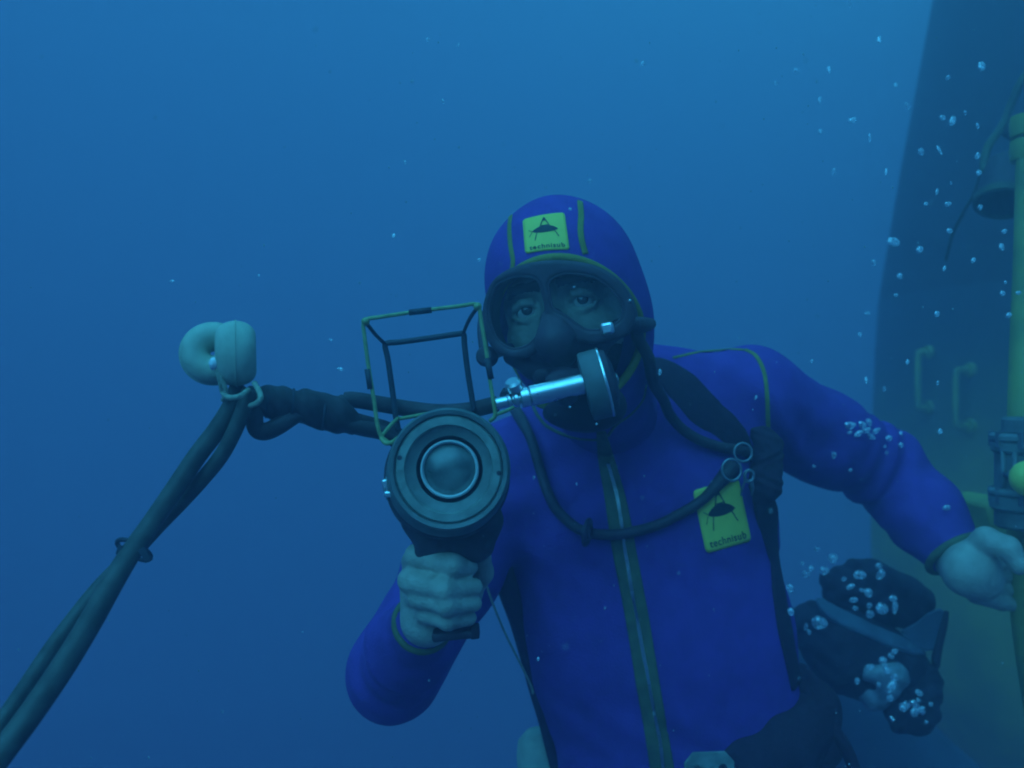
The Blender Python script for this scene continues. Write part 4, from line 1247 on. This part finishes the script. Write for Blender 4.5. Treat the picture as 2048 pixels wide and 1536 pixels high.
def tie():
    root = empty('cable_tie', P(268, 1103, .79))
    tag(root, 'black tape tie with two loose ends where the two cables cross', 'tie')
    d = unit(P(225, 1165, .78) - P(302, 1048, .82)); a = unit(np.cross(d, [0, 1, 0])); b = np.cross(d, a)
    c = P(268, 1100, .815)
    pts = [c + a * .0165 * math.cos(t) + b * .0165 * math.sin(t) for t in np.linspace(0, 2 * math.pi, 20, endpoint=False)]
    tube('band', pts, .0022, M['tape'], root, segs=8, n=1, closed=True)
    box('tail', P(239, 1100, .795), (.0045, .002, .009), M['tape'], root, axes=(unit([1, 0, -.3]), unit([0, 1, 0]), unit([.3, 0, 1])), bev=.0006)
    box('tail', P(290, 1110, .79), (.0065, .002, .013), M['tape'], root, axes=(unit([1, 0, .6]), unit([0, 1, 0]), unit([-.6, 0, 1])), bev=.0006)
tie()
def bundle():
    root = empty('hose_bundle', P(600, 820, .90))
    tag(root, 'dark taped bundle of hoses between the floats and the back of the camera', 'hose bundle')
    def bd(p):
        d = chain(p, PP([(505, 800, .87), (560, 806, .885), (620, 815, .9), (665, 832, .915), (700, 845, .93)]), [.0140, .0145, .0150, .0150, .012], 0.012)
        d = smin(d, chain(p, PP([(600, 806, .905), (660, 815, .915), (690, 835, .925)]), [.011, .012, .011], .01), .006)
        w = 0.0009 * np.sin(p[:, 0] * 420 + p[:, 2] * 260) + 0.0008 * np.sin(p[:, 0] * 170 + 2)
        return d + w
    c = P(605, 820, .9)
    sdf_obj('wrapping', bd, c - .09, c + .09, .0018, M['hose'], root)
    for (x, y, Yq, rad) in ((535, 803, .878, .0150), (585, 810, .890, .0155), (648, 826, .908, .0168)):
        c0 = P(x, y, Yq); t0 = unit(np.array([1.0, .25, -.08])); a0 = unit(np.cross(t0, [0, 1, .2])); b0 = np.cross(t0, a0)
        pts = [c0 + (a0 * math.cos(t) + b0 * math.sin(t)) * rad for t in np.linspace(0, 2 * math.pi, 24, endpoint=False)]
        tube('tape_band', pts, .0016, M['tape'], root, segs=8, n=1, closed=True)
    tube('hose', PP([(650, 830, .915), (690, 842, .93), (730, 852, .95), (770, 862, .965), (800, 880, .97), (830, 910, .97)]), [.011, .0115, .0115, .011, .011, .011], M['hose'], root, segs=16)
    tube('hose', PP([(660, 838, .91), (700, 852, .92), (745, 858, .935), (775, 870, .94), (800, 890, .95)]), .0075, M['hose'], root, segs=14)
    o = tube('supply_hose', PP([(690, 800, .955), (712, 800, .955), (760, 808, .965), (820, 818, .975), (880, 824, .975), (940, 820, .968), (992, 808, .955)]), .0088, M['hose'], None, segs=16)
    tag(o, 'black supply hose running behind the sight frame to the chrome regulator', 'hose')
    tube('hose', PP([(690, 802, .952), (680, 812, .945), (672, 825, .93), (660, 835, .918)]), [.0085, .010, .010, .009], M['hose'], root, segs=14)
    o = tube('looped_hose', PP([(508, 800, .865), (509, 830, .865), (510, 850, .866), (518, 861, .868), (535, 862, .87), (560, 850, .875), (590, 832, .885), (615, 820, .89)]), [.0085] * 3 + [.0088] * 3 + [.008] * 2, M['hose'], None, segs=14)
    tag(o, 'short black hose loop hanging under the taped bundle', 'hose')
bundle()

# ------------------------------------------------------------------ equipment pack behind the hip
def pack():
    root = empty('equipment_pack', P(1730, 1400, 1.62))
    tag(root, 'dark rounded equipment pack with a pale band, behind the diver\'s hip', 'pack')
    s = 1.6 / F
    def upper(p):
        Rm = np.stack([unit([1, 0, -.18]), unit([0, 1, 0]), unit([.18, 0, 1])])
        d = ell(p, P(1742, 1188, 1.68), (108 * s, .07, 70 * s), Rm)
        d = smin(d, ell(p, P(1800, 1200, 1.66), (62 * s, .05, 42 * s), Rm), .03)
        return d + .005 * np.sin(p[:, 0] * 55 + p[:, 2] * 40) * np.sin(p[:, 2] * 70 + 1) + .002 * np.sin(p[:, 0] * 150 + 2 * np.sin(p[:, 2] * 90))
    def lower(p):
        d = chain(p, PP([(1640, 1262, 1.64), (1690, 1300, 1.63), (1760, 1332, 1.62), (1830, 1335, 1.62)]), [.050, .070, .064, .030], .03)
        d = smin(d, rc(p, P(1610, 1225, 1.66), P(1660, 1290, 1.65), .018, .04), .02)
        d = smin(d, rc(p, P(1722, 1385, 1.63), P(1690, 1330, 1.63), .016, .04), .02)
        return d + .004 * np.sin(p[:, 0] * 60 - p[:, 2] * 50) * np.sin(p[:, 2] * 45) + .002 * np.sin(p[:, 2] * 160 + 2 * np.sin(p[:, 0] * 90))
    c = P(1740, 1260, 1.65)
    sdf_obj('top_shell', upper, c - .2, c + .2, .004, M['pack'], root)
    sdf_obj('bottom_shell', lower, c - .2, c + .2, .004, M['pack'], root)
    both_ = lambda p: smin(upper(p), lower(p), .02)
    ribbon('band', [(1634, 1160), (1634, 1190), (1648, 1212), (1680, 1234), (1730, 1258), (1780, 1280), (1830, 1298), (1858, 1306)], both_, [.016, .028, .034, .034, .033, .032, .034, .030], .007, M['pale_band'], root, n=5)
    # side flap with a dark edge
    V = []; pts = [(1800, 1262), (1830, 1246), (1856, 1226), (1880, 1216), (1894, 1228), (1884, 1262), (1872, 1300), (1850, 1302), (1815, 1290)]
    for Yd in (1.60, 1.615):
        for q in pts: V.append(P(q[0], q[1], Yd))
    K = len(pts)
    o = link_mesh('flap', V, [tuple(range(K)), tuple(range(K, 2 * K))[::-1]] + [(i, i + K, (i + 1) % K + K, (i + 1) % K) for i in range(K)], M['pale_band'], root, smooth=False)
    bv = o.modifiers.new('bevel', 'BEVEL'); bv.width = .004; bv.segments = 3
    tube('edge_strip', PP([(1893, 1222, 1.60), (1888, 1250, 1.598), (1878, 1290, 1.598), (1872, 1320, 1.60), (1874, 1334, 1.60)]), [.004, .006, .007, .008, .005], M['rubber'], root, segs=10)
    tube('edge_strip', PP([(1874, 1334, 1.60), (1850, 1336, 1.60), (1826, 1338, 1.61)]), [.006, .008, .006], M['rubber'], root, segs=10)
    # metal fitting with knob hanging below
    M['foil'] = mat('scuffed_alloy', (.45, .5, .52), .5, metal=.3, noise=.6, nscale=40, bump=.9, bscale=70)
    def fit_(p):
        d = rc(p, P(1738, 1342, 1.56), P(1788, 1352, 1.56), .018, .026)
        d = smin(d, rc(p, P(1775, 1330, 1.57), P(1780, 1375, 1.56), .016, .02), .01)
        d = smin(d, ell(p, P(1752, 1392, 1.58), (.030, .022, .026)), .02)
        return d + .0022 * np.sin(p[:, 0] * 110 + 2 * np.sin(p[:, 2] * 60)) * np.sin(p[:, 2] * 75 + p[:, 1] * 90)
    c = P(1765, 1360, 1.57)
    sdf_obj('fitting', fit_, c - .08, c + .08, .0028, M['foil'], root)
    def kn(p):
        d = ell(p, P(1822, 1430, 1.58), (.046, .035, .036))
        d = smin(d, ell(p, P(1862, 1362, 1.60), (.018, .018, .026)), .02)
        d = smin(d, rc(p, P(1800, 1385, 1.59), P(1850, 1395, 1.59), .03, .028), .02)
        return d + .004 * np.sin(p[:, 0] * 120 + 2) * np.sin(p[:, 2] * 130 + p[:, 1] * 90)
    c = P(1830, 1400, 1.58)
    sdf_obj('knob', kn, c - .1, c + .1, .003, M['pack'], root)
    tube('shiny_clip', PP([(1812, 1418, 1.545), (1824, 1404, 1.54), (1836, 1416, 1.54), (1846, 1426, 1.54)]), [.003, .005, .005, .006], M['chrome'], root, segs=8)
    tube('shiny_clip', PP([(1780, 1432, 1.56), (1788, 1442, 1.555)]), [.003, .004], M['chrome'], root, segs=8)
pack()

def bottle():
    c = P(1090, 1600, 1.42)
    root = lathe('small_bottle', [(0, .115), (.018, .112), (.032, .098), (.037, .075), (.038, .04), (.038, -.10), (0, -.105)], c, unit([-.12, 0, 1]), M['float'], None, 40)
    tag(root, 'pale rounded bottle end just showing behind the diver\'s side at the bottom', 'bottle')
bottle()

# ------------------------------------------------------------------ bubbles and specks
def blob_mesh(k):
    import bmesh
    bm = bmesh.new(); bmesh.ops.create_icosphere(bm, subdivisions=3, radius=1.0)
    a = rng.normal(size=(4, 3)) * 1.6; ph = rng.uniform(0, 6, 4)
    for v in bm.verts:
        c = np.array(v.co); s = 1 + sum(0.07 * math.sin(a[i] @ c + ph[i]) for i in range(4))
        v.co = Vector(c * s)
    me = bpy.data.meshes.new('bubble'); bm.to_mesh(me); bm.free()
    me.shade_smooth(); me.materials.append(M['bubble'])
    return me
BM_ = [blob_mesh(k) for k in range(5)]
def bubble(px, py, Y, rx, ry, label, group, rot=None, squash=0.6):
    o = bpy.data.objects.new('bubble', BM_[random.randrange(5)])
    COL.objects.link(o)
    s = Y / F
    o.location = P(px, py, Y); o.scale = (rx * s, min(rx, ry) * s * squash + .0003, ry * s)
    o.rotation_euler = (random.uniform(-.3, .3), random.uniform(-.5, .5) if rot is None else rot, 0)
    if 'dark tower' in label:
        label = ('small bubble high up in front of the dark tower, above the hanging lamp' if py < 280 else
                 'small bubble in front of the dark tower level with the hanging lamp' if py < 440 else
                 'small bubble below the hanging lamp, before the hull where tower meets yellow paint' if py < 700 else
                 'small bubble beside the grab handles of the yellow hull')
    elif 'open blue' in label:
        label = ('largest pale bubble in the open water right of the hood' if a > 10 else
                 'faint bubble high in the open water left of the dark tower' if py < 300 else
                 'faint bubble in open water between the hood and the tower' if py < 600 else
                 'faint bubble in the water just above the outstretched arm')
    elif 'sleeve' in label:
        label = ('bright bubble in the cluster stuck on the outstretched sleeve at the elbow' if py < 876 and px < 1760 else
                 'single bubble near the wrist on the outstretched sleeve' if px > 1850 else
                 'small bubble beside the cluster, towards the forearm of the outstretched sleeve' if px > 1760 else
                 'small dim bubble on the shaded underside of the outstretched sleeve')
    elif 'dark pack' in label:
        label = ('biggest bubble, at the lower left edge of the dark pack' if a > 14 else
                 'bubble on the black belt pouch at the hip' if py > 1390 else
                 'bubble in open water just above the left end of the dark pack' if px < 1680 and py < 1170 else
                 'bubble clinging to the side strap beside the dark pack' if px < 1600 else
                 'bubble passing in front of the top half of the dark pack' if px > 1680 and py < 1230 else
                 'small bubble by the lower left of the dark pack')
    elif 'speck' in label:
        label = ('tiny bubble in the open water left of the hood' if px < 900 and py < 640 else
                 'tiny bubble close to the blue hood' if py < 600 else
                 'tiny bubble on the black shoulder strap or beside it' if px > 1300 else
                 'tiny bubble in front of the suit below the regulator' if px > 1000 else
                 'tiny bubble in the water near the camera')
    elif 'foam' in label:
        label = ('small bubble in the bright foam over the metal fitting of the dark pack' if 1300 < py and px < 1810 else
                 'small bubble in the foam on the knob hanging under the dark pack' if py > 1300 else
                 'small foam bubble over the top half of the dark pack')
    tag(o, label, 'bubble', group)
LD = 'small silvery bubble rising in front of the dark tower'
for (x, y, a, b) in [(1962, 133, 7, 10), (1904, 242, 6, 10), (1884, 235, 6, 5), (1896, 155, 5, 5), (1842, 304, 6, 8), (1878, 300, 3, 10), (1955, 312, 5, 7), (1957, 345, 5, 6), (1896, 408, 7, 5), (1851, 408, 4, 4),
                     (1960, 415, 5, 6), (1898, 462, 6, 5), (2009, 463, 5, 6), (2002, 494, 5, 7), (1840, 499, 7, 8), (1946, 520, 4, 6), (1888, 537, 3, 6), (2011, 565, 3, 4), (2004, 587, 5, 5), (2036, 586, 5, 4), (1873, 628, 5, 6), (2018, 630, 6, 6), (1873, 383, 3, 6), (1955, 252, 3, 7), (1902, 366, 2, 4), (1930, 225, 3, 5), (1875, 766, 3, 5), (1880, 863, 5, 6), (1815, 724, 4, 6)]:
    bubble(x, y, random.uniform(1.05, 1.3), a, b, LD, 'bubbles in front of the hull')
LW = 'faint small bubble drifting in open blue water right of the hood'
for (x, y, a, b) in [(1785, 484, 12, 9), (1705, 241, 9, 6), (1759, 79, 5, 9), (1640, 200, 4, 8), (1552, 167, 4, 4), (1286, 127, 4, 6), (1800, 552, 6, 7), (1748, 525, 4, 7), (1791, 170, 4, 6), (1658, 140, 4, 9), (1668, 343, 4, 7), (1772, 344, 3, 8), (1740, 275, 3, 9), (1700, 8, 3, 9), (1592, 142, 5, 5), (1640, 262, 4, 5), (1792, 590, 5, 4), (1736, 627, 6, 4), (1720, 670, 4, 5), (1732, 760, 3, 7), (1768, 778, 3, 5), (1624, 722, 3, 5), (1556, 800, 3, 6), (1815, 212, 4, 8)]:
    bubble(x, y, random.uniform(1.1, 1.8), a, b, LW, 'bubbles in open water')
LA = 'bright bubble caught on the diver\'s outstretched sleeve'
for (x, y, a, b) in [(1700, 851, 12, 8), (1724, 850, 9, 8), (1737, 846, 7, 9), (1730, 862, 13, 6), (1748, 864, 12, 5), (1715, 868, 10, 5), (1740, 872, 12, 6), (1776, 877, 7, 6), (1801, 868, 4, 6), (1801, 891, 6, 6), (1700, 865, 6, 4), (1894, 1015, 8, 6), (1668, 910, 5, 8), (1700, 940, 4, 4), (1628, 933, 4, 3), (1770, 893, 3, 3)]:
    q = hit([(x, y)], suit_sdf)[0]; q = q * ((np.linalg.norm(q) - .003) / np.linalg.norm(q))
    bubble(x, y, float(q[1]), a, b, LA, 'bubbles on the sleeve')
LP_ = 'pale bubble streaming up past the dark pack behind the hip'
for (x, y, a, b) in [(1666, 1118, 10, 11), (1649, 1142, 10, 9), (1611, 1149, 9, 8), (1621, 1137, 6, 6), (1718, 1150, 12, 9), (1762, 1149, 8, 12), (1633, 1098, 5, 5), (1579, 1177, 7, 9), (1581, 1224, 6, 8), (1640, 1246, 15, 14), (1611, 1253, 4, 8), (1618, 1264, 4, 6), (1785, 1196, 8, 6), (1762, 1217, 12, 11), (1790, 1214, 6, 14), (1726, 1181, 8, 4), (1706, 1200, 8, 6), (1700, 1174, 9, 5), (1687, 1158, 5, 5), (1605, 1127, 4, 4), (1605, 1400, 5, 10), (1612, 1412, 4, 9), (1740, 1335, 9, 7)]:
    bubble(x, y, random.uniform(1.38, 1.46) if x > 1590 else 1.25, a, b, LP_, 'bubbles by the pack')
for _ in range(34):
    t_ = random.random()
    if t_ < .55: x, y = random.gauss(1768, 22), random.gauss(1362, 24)
    elif t_ < .8: x, y = random.gauss(1835, 16), random.gauss(1420, 16)
    else: x, y = random.gauss(1735, 50), random.gauss(1200, 40)
    r_ = random.uniform(3.5, 9)
    bubble(x, y, random.uniform(1.44, 1.50), r_, r_ * random.uniform(.7, 1.3), 'foam bubble', 'bubbles foaming round the pack')
LM = 'tiny bubble beside the diving mask or on the dark straps'
for (x, y, a, b) in [(958, 520, 5, 4), (1180, 362, 5, 6), (1140, 418, 5, 4), (1148, 574, 2, 2), (1320, 744, 4, 8), (1512, 795, 3, 6), (787, 472, 6, 7), (517, 551, 3, 3), (344, 562, 6, 3), (855, 80, 4, 6), (886, 203, 3, 6), (680, 738, 8, 4), (662, 680, 5, 3), (1068, 955, 3, 5), (1076, 1318, 3, 5), (1153, 968, 2, 4), (605, 1264, 2, 2), (810, 325, 4, 6), (1193, 848, 3, 3), (1140, 814, 3, 3), (917, 90, 2, 5)]:
    bubble(x, y, random.uniform(.75, .95), a * .8, b * .8, 'tiny pale speck of bubble drifting near the diver and camera', 'tiny bubbles round the diver')

def specks():
    mb = MB()
    for _ in range(420):
        Y = random.uniform(.45, 2.2)
        px = random.gauss(1500, 480) if random.random() < .6 else random.uniform(-100, 2150)
        py = random.uniform(-60, 1600)
        c = P(px, py, Y); r = random.uniform(.0004, .0011) * (0.6 + Y * .3)
        d = [np.array([r, 0, 0]), np.array([0, r, 0]), np.array([0, 0, r * random.uniform(1, 2.2)])]
        v = [c + d[0], c - d[0], c + d[1], c - d[1], c + d[2], c - d[2]]
        mb.add(v, [(0, 2, 4), (2, 1, 4), (1, 3, 4), (3, 0, 4), (2, 0, 5), (1, 2, 5), (3, 1, 5), (0, 3, 5)])
    o = mb.build('drifting_specks', M['speck'], None)
    tag(o, 'fine pale particles suspended all through the water', 'particles', kind='stuff')
specks()
